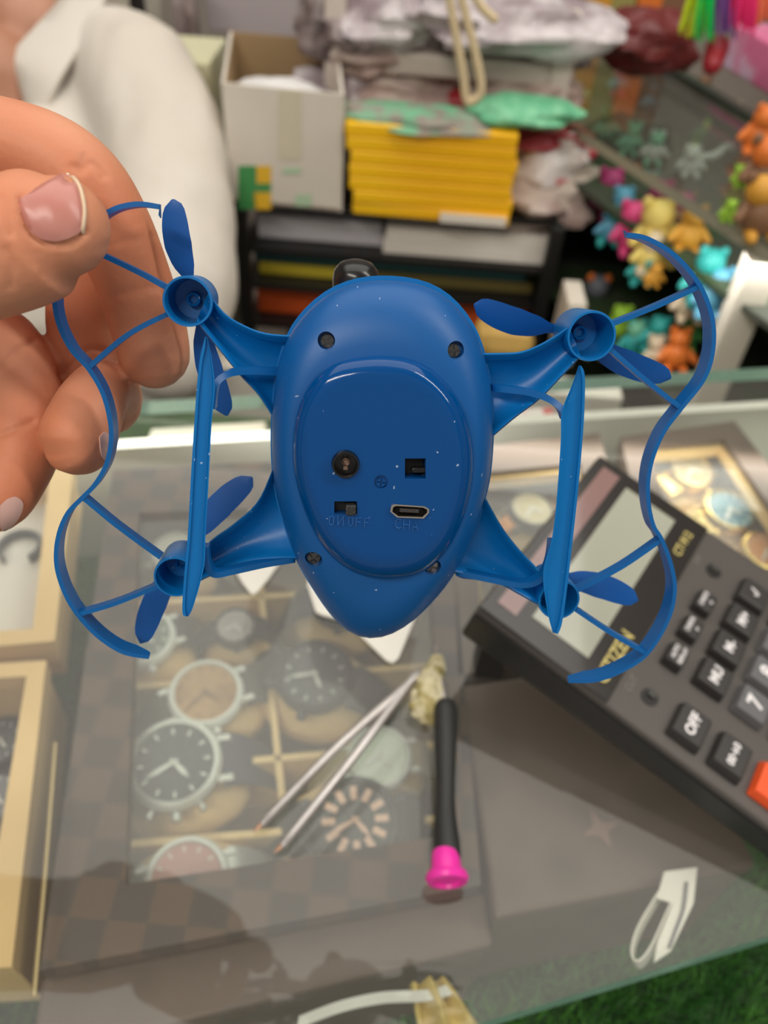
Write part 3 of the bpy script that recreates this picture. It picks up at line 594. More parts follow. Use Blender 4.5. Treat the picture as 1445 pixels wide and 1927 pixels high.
def screw(x, y, w, rpx, mat, name='screw', dx=0, dy=0):
    c = DP(x+dx, y+dy, w); r = rpx*sc(x, y, w); mb = MB(); mb.lathe(c, -DA, [(r, -.001), (r, -.00025)], 24)
    U, W = perp(DA); an = random.uniform(0, 1.5); U, W = U*math.cos(an)+W*math.sin(an), W*math.cos(an)-U*math.sin(an)
    for a in range(4):
        A0 = a*PI/2; pts = [c-DA*-.00025*0]; g_ = .20*r
        e = (U*math.cos(A0+PI/4)+W*math.sin(A0+PI/4))*g_*1.414
        arc = [c+(U*math.cos(A0+.2+k*(PI/2-.4)/6)+W*math.sin(A0+.2+k*(PI/2-.4)/6))*r*.93 for k in range(7)]
        mb.prism([p+DA*.00025 for p in [c+e]+arc], -DA*.0006)
    mb.build(name, mat, drone, smooth=False)
m_scr = M('screw_dark', (.13, .125, .12), .28, metal=.9); m_scr2 = M('screw_bright', (.32, .29, .26), .3, metal=1)
for (x, y), w, m_, dx, dy in zip(SCREWS, sw, (m_scr, m_scr, m_scr, m_scr2), (2, -5, 1, -2), (1, 1, -3, -3)): screw(x, y, w-.0022, 12.5, m_, dx=dx, dy=dy)
screw(717, 907, PT-.0005, 9, m_gloss, 'moulded_screw_mark')
# barrel button
c = DP(650, 873, PT); s_ = sc(650, 873, PT)
mb = MB(); mb.lathe(c, -DA, [(26*s_, -.002), (26*s_, .0006), (24.5*s_, .0010), (22.5*s_, .0010), (21.5*s_, .0004), (21*s_, -.0018), (2*s_, -.0018)], 48); brl = mb.build('barrel_socket', m_black, drone)
mb = MB(); mb.lathe(DP(651, 869, PT-.001), -DA, [(8*s_, -.001), (8*s_, .0002), (6.5*s_, .0003), (4*s_, .0001)], 24); mb.box(DP(650, 880, PT-.001), (8*s_, 7*s_, .0008), Xu, DA.cross(Xu), DA); mb.build('contact_pin', m_brass2, brl)
mb = MB(); mb.prism([DQ(763, 864, .0038), DQ(800, 864, .0038), DQ(800, 900, .0038), DQ(763, 900, .0038)], DA*-.0003); sp_ = mb.build('square_socket', m_pit, drone, smooth=False)
mb = MB(); mb.prism([DP(x, y, PT-.0026) for x, y in [(772, 880), (776, 876), (800, 876), (800, 887), (776, 887), (772, 884)]], -DA*.0014); mb.build('socket_tab', m_black, sp_, bevel=.0002)
mb = MB(); mb.prism([DQ(630, 945, .0023), DQ(671, 945, .0023), DQ(671, 967, .0023), DQ(630, 967, .0023)], DA*-.0002); sl = mb.build('switch_slot', m_pit, drone, smooth=False)
mb = MB(); mb.box(DP(659.5, 955.5, PT-.0009), (20*s_, 20*s_, .0034), Xu, DA.cross(Xu), DA); mb.build('switch_knob', M('knob_black', (.03, .03, .028), .3, bump=.5, bscale=900), sl, bevel=.0002, smooth=False)
mb = MB(); uc = (771, 962)
oi = [(uc[0]+(x-uc[0])*.90, uc[1]+(y-uc[1])*.78) for x, y in usb]
mb.loft([[DQ(x, y, .003) for x, y in usb], [DQ(x, y, -.0003) for x, y in usb], [DQ(x, y, -.0003) for x, y in oi], [DQ(x, y, .003) for x, y in oi]], True, False, False)
us = mb.build('charging_port', m_metal, drone, smooth=False)
mb = MB(); mb.prism([DQ(x, y, .0034) for x, y in oi], -DA*.0003); mb.build('port_floor', m_pit, us, smooth=False)
mb = MB(); mb.prism([DQ(x, y, .0030) for x, y in [(753, 959), (789, 961), (789, 968), (753, 966)]], -DA*.0022); mb.build('port_tongue', M('tongue', (.05, .045, .045), .35), us, smooth=False)
mb = MB()
for k in range(5): mb.box(DP(757+k*6.6, 958.6+k*.35, PT-.0009), (.0002, .0002, .0002))
mb.build('port_contacts', m_metal, us, smooth=False)
# embossed letters
def strokes(mb, segs, x, y, w, h, ang):
    ca, sa = math.cos(ang), math.sin(ang)
    for seg in segs:
        pts = []
        for (a, b) in seg:
            dx, dy = (a-.5)*w, (b-.5)*h; pts.append(DP(x+dx*ca-dy*sa, y+dx*sa+dy*ca, PT))
        mb.sweep(pts, .00008, 6)
Lt = {'O': [[(0.1, .15), (.5, 0), (.9, .15), (.9, .85), (.5, 1), (.1, .85), (.1, .15)]], 'N': [[(0, 1), (0, 0)], [(1, 0), (0, 1)], [(1, 1), (1, 0)]], 'U': [[(.2, 0), (.1, .2), (.1, .8), (.5, 1), (.9, .8), (.9, .2), (.8, 0), (.2, 0)]],
      'F': [[(0, 1), (0, 0), (1, 0)], [(0, .45), (.7, .45)]], 'C': [[(1, .1), (.6, 0), (.1, .2), (.1, .8), (.6, 1), (1, .9)]], 'H': [[(0, 0), (0, 1)], [(1, 0), (1, 1)], [(0, .5), (1, .5)]], 'A': [[(0, 1), (.5, 0), (1, 1)], [(.2, .65), (.8, .65)]]}
mb = MB()
for ch, x, y in (('O', 624, 979), ('N', 641, 980), ('U', 660, 981), ('F', 675, 983), ('F', 691, 984)): strokes(mb, Lt[ch], x, y, 10, 17, .03)
mb.build('switch_lettering', M('emboss_blue', (.03, .13, .40), .3), drone)
mb = MB()
for ch, x, y in (('C', 749, 985), ('H', 765, 987), ('A', 781, 989)): strokes(mb, Lt[ch], x, y, 11, 18, .05)
mb.build('port_lettering', MATS['emboss_blue'], drone)
# upper shell
US = polar([(x+(x-718)*.012, y-9 if y < 640 else y) for x, y in OUT], cc)
rings = []
for k in range(9):
    a = PI/2*k/8*.97; rings.append(ringD(lerp2(US, [cc]*96, (1-math.cos(a))*.8+.0), -.003-.016*math.sin(a)))
mb = MB(); mb.loft([ringD(lerp2(US, [cc]*96, .04), -.0030)]+rings); mb.build('upper_shell', m_bl, drone)
c = DP(669, 545, -.0135); mb = MB(); ax_ = (Uv*.75+DA*-.45).normalized(); mb.lathe(c, ax_, [(.0046, -.004), (.0046, .0022), (.0043, .0038), (.0034, .0050), (.0020, .0056), (.0004, .0058)], 32); cb_ = mb.build('camera_barrel', m_black, drone, auto=60)
mb = MB(); mb.lathe(c, ax_, [(.0050, -.0045), (.0050, -.0025), (.0046, -.0022)], 32); mb.build('camera_collar', M('collar_black', (.02, .02, .02), .4), cb_)
# arms
def arm(L, Rr, name='arm'):
    L = cat2(L, 5); Rr = cat2(Rr, 5); n = len(L); rings = []
    for i in range(n):
        a, b = L[i], Rr[i]; wd_ = math.hypot(b[0]-a[0], b[1]-a[1]); e = min(.24, 8/wd_); f_ = i/(n-1)
        def q(t_, w): return DP(a[0]+(b[0]-a[0])*t_, a[1]+(b[1]-a[1])*t_, w)
        dp = -.0030-.0010*f_
        rings.append([q(0.04, -.0060), q(0, -.0005), q(e*.35, .0), q(e, -.0004), q(e*1.3+.03, dp*.7), q(.35, dp*1.25), q(.5, dp*1.35), q(.65, dp*1.2), q(1-e*1.3-.03, dp*.7), q(1-e, -.0004), q(1-e*.35, .0), q(1, -.0005), q(.96, -.0060), q(.5, -.0075)])
    mb = MB(); mb.loft(rings); return mb.build(name, m_bl, drone, auto=70)
arm([(393, 549), (422, 588), (462, 613), (510, 628), (600, 632)], [(369, 606), (405, 650), (450, 705), (490, 750), (540, 832)])
arm([(1071, 613), (1030, 640), (985, 660), (940, 664), (850, 664)], [(1093, 672), (1058, 708), (1015, 752), (965, 790), (895, 850)])
arm([(362, 1060), (395, 1018), (440, 985), (490, 935), (530, 830)], [(364, 1100), (400, 1083), (450, 1063), (505, 1054), (600, 1052)])
arm([(1034, 1096), (1010, 1068), (970, 1025), (935, 975), (880, 870)], [(1014, 1140), (978, 1120), (940, 1100), (890, 1086), (820, 1070)])
# cups, hubs, propellers
CUPS = [((354, 567), 47.5, [((325, 375), 1), ((427, 782), -1)]), ((1111, 632), 46, [((892, 573), 1), ((1262, 712), -1)]), ((331, 1083), 41, [((474, 898), 1), ((264, 1210), -1)]), ((1050, 1126), 39, [((1200, 1130), 1), ((852, 1072), -1)])]
for (x, y), rp, tips in CUPS:
    s_ = sc(x, y); r = rp*s_; c = DP(x, y, 0)
    mb = MB(); mb.lathe(c, -DA, [(r*.80, -.0105), (r*.96, -.0095), (r, .0002), (r*.985, .0008), (r*.90, .0008), (r*.885, .0002), (r*.80, -.0080), (r*.30, -.0082), (r*.28, -.0064), (r*.20, -.0062), (r*.16, -.0076), (.00001, -.0076)], 48); cup = mb.build('motor_cup', m_bl, drone)
    mb = MB(); mb.lathe(c, -DA, [(r*.34, -.0140), (r*.36, -.0105), (r*.3, -.0104)], 24); mb.build('propeller_hub', m_prop, drone)
    hub = c+DA*.0125
    for (tx, ty), sgn in tips:
        tip = onplane(tx, ty, hub, DA); d = tip-hub; L = d.length; d.normalize(); q = d.cross(DA).normalized()
        rings = []; K = 18
        for k in range(K+1):
            f_ = k/K; prof = [(0, .13), (.12, .10), (.22, .12), (.35, .24), (.55, .30), (.75, .285), (.88, .24), (.95, .17), (.985, .09), (1, .03)]
            wv = np.interp(f_, [p[0] for p in prof], [p[1] for p in prof])*.0195
            tw = math.radians(28-14*f_); ee = q*math.cos(tw)+DA*math.sin(tw)*sgn*0.8; nn = d.cross(ee).normalized()
            p = hub+d*L*f_+q*(.0012*math.sin(f_*PI))*sgn
            rings.append([p-ee*wv/2, p-nn*.00028, p+ee*wv/2, p+nn*.00028+ee*0])
        mb = MB(); mb.loft(rings); mb.build('propeller_blade', m_prop, drone, auto=60)
# guards
def guard(pts, hook):
    c = cat2(pts, 7); pt = [DP(x, y, .0002) for x, y in c]; n = len(pt)
    mb = MB(); tp = [min(1, .35+i/8, .35+(n-1-i)/8) for i in range(n)]
    mb.ribbon(pt, lambda i: DA*.0040, .00085, tp)
    a = pt[0]; mb.prism([a, a+(DP(*hook, .0002)-a), a+(DP(hook[0]+3, hook[1]+6, 0)-a)], DA*.0015)
    return mb.build('propeller_guard', m_thin, drone, auto=70)
guard([(300, 389), (255, 384), (205, 398), (155, 440), (118, 490), (103, 548), (108, 602), (132, 655), (167, 695), (195, 745), (209, 810), (202, 868), (180, 910), (155, 937), (126, 968), (109, 1012), (106, 1062), (120, 1112), (146, 1157), (187, 1200), (232, 1228), (280, 1237)], (298, 404))
guard([(1180, 442), (1215, 448), (1260, 473), (1297, 509), (1325, 553), (1342, 608), (1341, 665), (1324, 715), (1283, 768), (1250, 812), (1229, 860), (1220, 905), (1221, 950), (1230, 990), (1245, 1015), (1262, 1060), (1270, 1110), (1258, 1165), (1222, 1226), (1180, 1258), (1125, 1280), (1070, 1282)], (1177, 434))
def spoke(pts, th=.0009, h=.0022):
    c = cat2(pts, 5); mb = MB(); mb.ribbon([DP(x, y, .0) for x, y in c], lambda i: DA*h, th); mb.build('guard_spoke', m_thin, drone, auto=70)
spoke([(312, 541), (255, 510), (150, 460)]); spoke([(313, 592), (240, 630), (166, 692)])
spoke([(156, 937), (220, 990), (302, 1050)]); spoke([(147, 1157), (220, 1135), (298, 1103)])
spoke([(1155, 609), (1235, 577), (1322, 537)]); spoke([(1146, 655), (1215, 715), (1282, 768)])
spoke([(1086, 1112), (1170, 1068), (1243, 1018)]); spoke([(1084, 1148), (1150, 1192), (1216, 1230)])
# landing skids: edge plate + inner web
def skid(outer, inner, bracket):
    W0 = .0085; o_ = cat2(outer, 6); i_ = cat2(inner, 6); n = len(o_); rings = []
    for k in range(n):
        a, b = o_[k], i_[k]
        def q(t_, w): return DP(a[0]+(b[0]-a[0])*t_, a[1]+(b[1]-a[1])*t_, w)
        wd_ = max(6, abs(b[0]-a[0])); e = min(.35, 5/wd_)
        rings.append([q(0, W0-.0030), q(0, W0), q(e, W0), q(e*1.3, W0-.0006), q(.85, W0-.0006), q(.93, W0), q(1, W0), q(1, W0-.0016), q(.5, W0-.0018)])
    mb = MB(); mb.loft(rings); sk = mb.build('landing_skid', m_bl, drone, auto=50)
    for br in bracket:
        c = cat2(br, 6); m_ = len(c); mb = MB()
        pts = [DP(x, y, W0-.0008-(.0085*(k_/(m_-1))**1.5)) for k_, (x, y) in enumerate(c)]
        mb.ribbon(pts, lambda i: DA*.0026, .0012); mb.build('skid_strut', m_thin, sk, auto=70)
    mb = MB(); 
    return sk
s1_ = skid([(386, 634), (377, 670), (371, 720), (366, 790), (359, 900), (353, 1010), (346, 1090), (343, 1150), (349, 1160)],
           [(390, 634), (399, 680), (404, 730), (398, 800), (393, 900), (387, 1000), (384, 1066), (364, 1140), (354, 1160)],
           [[(399, 770), (404, 728), (425, 706), (465, 699), (532, 701)], [(386, 1030), (389, 1060), (402, 1082), (440, 1076), (500, 1063), (556, 1054)]])
s2_ = skid([(1093, 688), (1100, 705), (1100, 760), (1096, 830), (1086, 940), (1076, 1030), (1068, 1100), (1058, 1170), (1050, 1193)],
           [(1089, 688), (1076, 725), (1057, 775), (1055, 830), (1048, 930), (1039, 1010), (1022, 1078), (1030, 1150), (1040, 1190)],
           [[(1066, 790), (1056, 768), (1030, 750), (990, 738), (928, 731)], [(1042, 1020), (1036, 1060), (1020, 1090), (985, 1102), (920, 1091), (858, 1078)]])

# ------------------------------------------------------------------ the hand
m_skin = M('hand_skin', (.60, .205, .10), .52, col2=(.70, .31, .18), nscale=28, ndet=2, lo=.35, hi=.65, sss=.22, ssr=.0045, bump=.3, bscale=650, bdist=.00035, spec=.35)
def fing(mb, pts):
    v = catmull([Vector((p[0], p[1], p[2]*1000)) for p in pts], 5); r = [x.x for x in catmull([Vector((p[3], 0, 0)) for p in pts], 5)]
    mb.sweep([P(q.x, q.y, q.z/1000) for q in v], [rr*q.z/1000/FPX for rr, q in zip(r, v)], 28)
mb = MB()
fing(mb, [(-330, 560, .150, 150), (-200, 520, .136, 128), (-60, 492, .1300, 116), (30, 462, .1285, 118), (75, 438, .1280, 117), (112, 428, .1275, 93)])       # thumb
fing(mb, [(-420, 330, .170, 130), (-130, 262, .160, 90), (-10, 270, .1530, 84), (90, 298, .1515, 82), (155, 350, .1530, 84), (208, 430, .1560, 78), (252, 530, .1610, 71), (278, 610, .1640, 70), (290, 664, .1650, 67)])  # index
fing(mb, [(-420, 420, .185, 130), (-60, 400, .176, 90), (80, 430, .172, 74), (145, 530, .174, 62), (155, 630, .177, 62), (203, 742, .180, 62), (198, 765, .178, 57)])   # middle
fing(mb, [(203, 742, .176, 60), (190, 735, .166, 56), (170, 765, .1620, 64), (148, 820, .1605, 71), (147, 828, .1605, 67)])        # its fingertip
fing(mb, [(-420, 620, .190, 130), (-80, 640, .175, 96), (5, 690, .172, 92), (42, 770, .170, 76), (46, 842, .167, 66), (12, 925, .164, 58), (-6, 950, .164, 52)])  # ring
fing(mb, [(-420, 760, .190, 120), (-120, 780, .180, 84), (-40, 840, .176, 72), (-45, 920, .172, 62), (-70, 990, .170, 55)])  # little
fing(mb, [(-300, 420, .172, 230), (-420, 520, .172, 270), (-560, 600, .172, 260)])   # palm
hand_pts = [P(-520, 600, .172), P(-700, 760, .18), P(-1000, 1050, .20), P(-1500, 1500, .22)]
mb.sweep(hand_pts, [.030, .027, .030, .036], 28)
# web of skin
hand = mb.build('hand', m_skin, origin=P(0, 560, .150)); remesh(hand, .0006, 4, .5)
CR = [([(138, 312), (152, 322), (168, 306), (184, 316), (196, 330)], .0004, 7), ([(160, 292), (150, 312)], .0003, 6), ([(116, 706), (150, 668), (176, 656), (206, 664)], .0006, 6), ([(0, 818), (30, 806), (62, 792)], .0006, 7), ([(0, 694), (26, 664), (64, 640)], .0006, 8),
      ([(180, 470), (240, 452), (300, 446)], .00012, 8), ([(205, 560), (262, 545), (330, 535)], .00018, 9), ([(38, 372), (44, 412), (58, 440), (86, 458), (132, 458), (160, 436)], .0007, 6), ([(0, 372), (14, 400), (20, 440)], .0003, 7), ([(10, 470), (22, 500), (20, 540)], .0003, 7), ([(95, 600), (120, 650), (118, 700)], .0005, 8)]
CRS = [(np.array(cat2(p_, 6)), a_, w_) for p_, a_, w_ in CR]
Ho = ORG[hand.name]
co = np.array([(v.co+Ho)[:] for v in hand.data.vertices]); nr = np.array([v.normal[:] for v in hand.data.vertices])
rel = co-np.array(CAM); kk = rel@np.array(Fv); uu = 722.5+(rel@np.array(Rv))/kk*FPX; vv = 963.5-(rel@np.array(Uv))/kk*FPX; fac = ((nr*rel).sum(1) < 0) & (kk > .05)
for pl_, a_, w_ in CRS:
    x0_, y0_ = pl_.min(0)-25; x1_, y1_ = pl_.max(0)+25
    ix = np.nonzero(fac & (uu > x0_) & (uu < x1_) & (vv > y0_) & (vv < y1_))[0]
    if not len(ix): continue
    dd = np.min(np.hypot(uu[ix, None]-pl_[None, :, 0], vv[ix, None]-pl_[None, :, 1]), 1)
    co[ix] -= nr[ix]*(a_*np.exp(-(dd/w_)**2))[:, None]
hand.data.vertices.foreach_set('co', (co-np.array(Ho)).ravel()); hand.data.update()
tag(hand, 'hand at the left pinching the guard of the blue drone with thumb and index finger', 'hand')
bpy.context.view_layer.update()
dg = bpy.context.evaluated_depsgraph_get(); hb = BVHTree.FromObject(hand, dg); HO = ORG[hand.name]
def nail(poly, mat, off=.00035, name='nail'):
    n = 9; pts = cat2(list(poly)+[poly[0]], 4)[:-1]; cx_ = sum(p[0] for p in pts)/len(pts); cy_ = sum(p[1] for p in pts)/len(pts)
    mb = MB(); rings = []
    for k in (1.0, .97, .8, .6, .4, .2, .03):
        ring = []
        for p in pts:
            x, y = cx_+(p[0]-cx_)*k, cy_+(p[1]-cy_)*k
            h = hb.ray_cast(CAM-HO, ray(x, y).normalized())
            if h[0] is None or (h[0]+HO-CAM).length > .195:
                q = hb.find_nearest(P(x, y, .128)-HO); loc, nn = q[0], q[1]
            else: loc, nn = h[0], h[1]
            ring.append(loc+HO+nn*(off if k < .99 else -.0003))
        rings.append(ring)
    mb.loft(rings); o = mb.build(name, mat, hand, auto=80); return o
m_nail = M('nail_pink', (.52, .19, .155), .33, col2=(.62, .30, .25), nscale=60, lo=.3, hi=.7, sss=.15, ssr=.002)
nail([(36, 378), (80, 348), (126, 327), (147, 352), (157, 395), (154, 432), (118, 451), (82, 450), (55, 432), (40, 400)], m_nail)['label'] = 'pink thumb nail'
mb_edge = [(128, 329), (147, 352), (157, 395), (153, 434)]
mb = MB(); q = []
for x, y in cat2(mb_edge, 6):
    h = hb.ray_cast(CAM-HO, ray(x, y).normalized()); q.append((h[0]+HO+h[1]*.0003) if h[0] else P(x, y, .1265))
mb.sweep(q, .00035, 8); mb.build('nail_edge', M('nail_edge', (.72, .55, .38), .4), hand)
nail([(0, 950), (14, 938), (30, 934), (42, 944), (40, 962), (26, 985), (8, 998), (0, 990)], M('nail_pale', (.68, .42, .36), .35))
nail([(186, 822), (196, 812), (203, 820), (204, 850), (196, 866), (188, 850)], MATS['nail_pale'])

# ------------------------------------------------------------------ the person behind the counter
m_kurta = M('white_kurta', (.68, .62, .54), .8, col2=(.72, .67, .60), nscale=12, bump=.35, bscale=9, bdist=.012, sss=.05, ssr=.01)
mb = MB()
def blob(mb, pts, n=24): mb.sweep([P(x, y, d) for x, y, d, r in pts], [p[3] for p in pts], n)
PB = P(120, 400, .90)
blob(mb, [(60, 60, .91, .050), (40, -20, .93, .048), (0, -90, .96, .050)])           # neck
mb.ell(P(-60, -230, 1.0), (.075, .095, .115), 28, 20)                                   # head
mb.ell(P(-20, -160, .93), (.03, .035, .035), 16, 12); mb.ell(P(-90, -190, .905), (.010, .015, .016), 12, 8)
blob(mb, [(0, 150, .88, .050), (60, 330, .95, .085), (60, 500, .98, .10)])             # chest
per = mb.build('person', M('neck_skin', (.44, .20, .12), .5, col2=(.52, .26, .17), nscale=14, sss=.15, ssr=.01), origin=Vector((PB.x, PB.y, -.75))); remesh(per, .007, 3)
tag(per, 'person in a white collared kurta sitting behind the counter, head out of view', 'person')
mb = MB(); mb.ell(P(-66, -262, 1.01), (.083, .10, .105), 28, 20, nz=.1); mb.build('hair', M('dark_hair', (.02, .015, .012), .6, bump=.5, bscale=200), per)
mb = MB()
blob(mb, [(178, 92, .90, .052), (215, 120, .90, .062), (268, 165, .875, .066), (305, 260, .85, .064), (318, 400, .82, .064), (325, 560, .79, .066), (318, 660, .78, .05)])
blob(mb, [(185, 200, .93, .070), (150, 340, .93, .10), (130, 520, .92, .125)])
q_ = P(130, 520, .92); mb.sweep([q_, Vector((q_.x, q_.y+.04, -.45)), Vector((q_.x, q_.y+.05, -.80))], [.125, .15, .16], 24)
blob(mb, [(85, 270, .87, .042), (85, 480, .86, .06)])
blob(mb, [(-60, 120, 1.0, .06), (-160, 260, 1.02, .065), (-200, 500, 1.0, .065)])
sh = mb.build('kurta', m_kurta, per); remesh(sh, .008, 6)
for v in sh.data.vertices:
    n = noise.noise(Vector((v.co.x*14+3, v.co.y*10, v.co.z*4)))+.5*noise.noise(Vector((v.co.x*34, v.co.y*24, v.co.z*9)))
    v.co += v.normal*n*.007
A1 = catmull([P(*q) for q in [(135, -60, .87), (112, -4, .865), (62, 54, .855), (20, 106, .848), (30, 150, .852), (46, 194, .86)]], 5)
B1 = catmull([P(*q) for q in [(215, -40, .86), (185, 20, .855), (150, 85, .845), (110, 150, .838), (88, 200, .842), (80, 260, .85)]], 5)
rings = []
for a_, b_ in zip(A1, B1):
    m_ = (a_+b_)/2+Fv*-.010; o_ = Fv*.006; rings.append([a_, m_, b_, b_+o_, m_+o_*1.2, a_+o_])
mb = MB(); mb.loft(rings); mb.build('collar', m_kurta, per, auto=60)

# ------------------------------------------------------------------ behind the counter: rack, boxes, bags
YR = .86
def vbox(name, x0, y0, x1, y1, Y, depth, mat, label, cat, grp=None, parent=None, bevel=.002, smooth=False):
    """upright box whose front face is seen between two pixel corners at distance Y"""
    a, b = V(x0, y1, Y), V(x1, y1, Y); c = V((x0+x1)/2, y0, Y); zt, zb = c.z, (a.z+b.z)/2
    mb = MB(); mb.box(((a.x+b.x)/2, Y+depth/2, (zt+zb)/2), (b.x-a.x, depth, zt-zb))
    o = mb.build(name, mat, parent, smooth=smooth, bevel=bevel)
    return o if parent else tag(o, label, cat, grp)
m_rk = M('rack_black', (.012, .011, .011), .4)
rt_ = V(750, 400, YR); rl = V(452, 400, YR); rr_ = V(1056, 400, YR)
rack = empty('letter_rack', (0, YR+.17, -.95), 'black metal stacking tray rack full of coloured folders behind the counter', 'rack')
RX0, RX1, RZT = rl.x, rr_.x, rt_.z
tiers = [RZT, V(750, 492, YR).z, V(750, 560, YR).z, V(750, 632, YR).z, -.45, -.65]
mb = MB()
for x in (RX0, RX1):
    for y in (YR, YR+.36): 
        m2 = MB(); m2.box((x, y, (RZT-.95)/2), (.016, .016, RZT+.95)); m2.build('post', m_rk, rack, smooth=False, bevel=.002)
for z in tiers:
    m2 = MB(); m2.box(((RX0+RX1)/2, YR+.18, z), (RX1-RX0, .36, .006)); m2.build('tray', m_rk, rack, smooth=False)
m2 = MB(); m2.box(((RX0+RX1)/2, YR+.365, (RZT-.95)/2), (RX1-RX0, .006, RZT+.94)); m2.build('back_plate', m_rk, rack, smooth=False)
def sheets(x0, x1, z0, h, mat, label, n=3, dy=.02):
    a = V(x0, 480, YR).x; b = V(x1, 480, YR).x
    for k in range(n):
        mb = MB(); mb.box(((a+b)/2+random.uniform(-.003, .003), YR+dy+.11, z0+.0035+h*(k+.5)/n), (b-a, .21, h/n*.96)); tag(mb.build('paper_folder', mat, smooth=False, bevel=.001), label, 'folder', label)
mw, mg, mteal = M('paper_white', (.88, .83, .76), .6), M('paper_grey', (.62, .60, .64), .6), M('folder_teal', (.02, .10, .11), .5)
mye, mol, mor = M('folder_yellow', (.62, .50, .04), .5), M('folder_olive', (.14, .11, .03), .5), M('folder_orange', (.72, .11, .02), .45)
tz = tiers
sheets(478, 715, tz[1], .028, mg, 'grey white papers on the top tray of the black rack, left side', 2)
sheets(722, 1048, tz[1], .034, mw, 'cream white papers on the top tray of the black rack, right side', 2, .005)
sheets(474, 1010, tz[2]+.016, .016, mteal, 'dark teal folders in the middle tray of the black rack', 1)
sheets(474, 655, tz[2], .015, mye, 'yellow folder at the left of the middle tray in the rack', 1)
sheets(660, 1020, tz[2], .014, mol, 'olive folder at the right of the middle tray in the rack', 1)
sheets(474, 1028, tz[3], .034, mor, 'orange red folders in the lower tray of the black rack', 2)
# white open carton
m_cw = M('carton_white', (.74, .68, .60), .6, col2=(.68, .62, .54), nscale=9); m_cbn = M('carton_brown', (.40, .27, .14), .7)
A_ = V(436, 396, YR-.01); B_ = V(640, 402, YR-.01); zb = RZT+.003; zf = V(540, 166, YR-.01).z; wd_ = (B_.x-A_.x)*1.02; dpt = .16
ca = math.radians(8); ex = Vector((math.cos(ca), -math.sin(ca)*.3, 0)).normalized(); ey = Vector((-ex.y, ex.x, 0)); o0 = Vector((A_.x, A_.y, zb))
ey = (ey+Vector((-.18, 0, 0))).normalized()
box = empty('cardboard_carton', o0+ex*wd_/2+ey*dpt/2, 'open white cardboard carton with a green and yellow label on top of the rack', 'carton')
def panel(mb, p, q, z0, z1q, z1p=None, th=.003):
    z1p = z1q if z1p is None else z1p; d = (q-p).normalized(); n = Vector((-d.y, d.x, 0))*th
    a, b = Vector((*p.xy, z0)), Vector((*q.xy, z0)); c, e = Vector((*q.xy, z1q)), Vector((*p.xy, z1p)); mb.prism([a, b, c, e], n)
p0, p1, p2, p3 = o0, o0+ex*wd_, o0+ex*wd_+ey*dpt, o0+ey*dpt; zk = V(500, 68, YR+.14).z
mb = MB(); panel(mb, p0, p1, zb, zf); mb.build('front_panel', m_cw, box, smooth=False)
mb = MB(); panel(mb, p3, p0, zb, zf, zk); mb.build('side_panel', m_cw, box, smooth=False)
mb = MB(); panel(mb, p1, p2, zb, zk, zf); mb.build('side_panel', m_cw, box, smooth=False)
mb = MB(); panel(mb, p2, p3, zb, zk); mb.build('back_panel', m_cbn, box, smooth=False)
mb = MB(); panel(mb, p1-ex*.0005+ey*.003, p2-ex*.0005, zb+.01, zk-.001, zf-.001, .0008); mb.build('inner_side', m_cbn, box, smooth=False)
mb = MB(); panel(mb, p3+ex*.0035, p0+ex*.0035+ey*.003, zb+.01, zf-.001, zk-.001, .0008); mb.build('inner_side', m_cbn, box, smooth=False)
mb = MB(); mb.prism([p0+Vector((0, 0, .0)), p1, p2, p3], (0, 0, .003)); mb.build('bottom', m_cbn, box, smooth=False)
def decal(px0, py0, px1, py1, mat, name, off=.0006):
    n = Vector((ex.y, -ex.x, 0)); pl = o0+n*off
    mb = MB(); mb.prism([onplane(px0, py0, pl, n), onplane(px1, py0, pl, n), onplane(px1, py1, pl, n), onplane(px0, py1, pl, n)], n*.0003); mb.build(name, mat, box, smooth=False)
mgn, myl = M('label_green', (.06, .30, .09), .5), M('label_yellow', (.80, .48, .03), .5)
decal(448, 312, 482, 394, mgn, 'label'); decal(483, 312, 510, 345, myl, 'label'); decal(478, 362, 510, 394, myl, 'label'); decal(483, 346, 510, 361, mgn, 'label')
decal(532, 316, 566, 327, M('print_palegreen', (.45, .62, .42), .6), 'printed_mark'); decal(556, 366, 586, 388, MATS['print_palegreen'], 'printed_mark')
decal(524, 172, 566, 300, M('tape', (.66, .60, .46), .3), 'packing_tape', .0004)
m_bag = M('clear_bag', (.70, .67, .68), .22, col2=(.50, .46, .47), nscale=22, bump=1, bscale=45, bdist=.006, transl=.25)
mb = MB(); mb.ell((p0+p2)/2+Vector((-.005, -.03, zf-zb-.022)), (.050, .040, .014), 24, 14, nz=.25, ns=9); tag(mb.build('plastic_bag', M('white_bag', (.82, .80, .79), .4, bump=1, bscale=40, bdist=.005)), 'crumpled white plastic bag stuffed in the open white carton', 'bag')
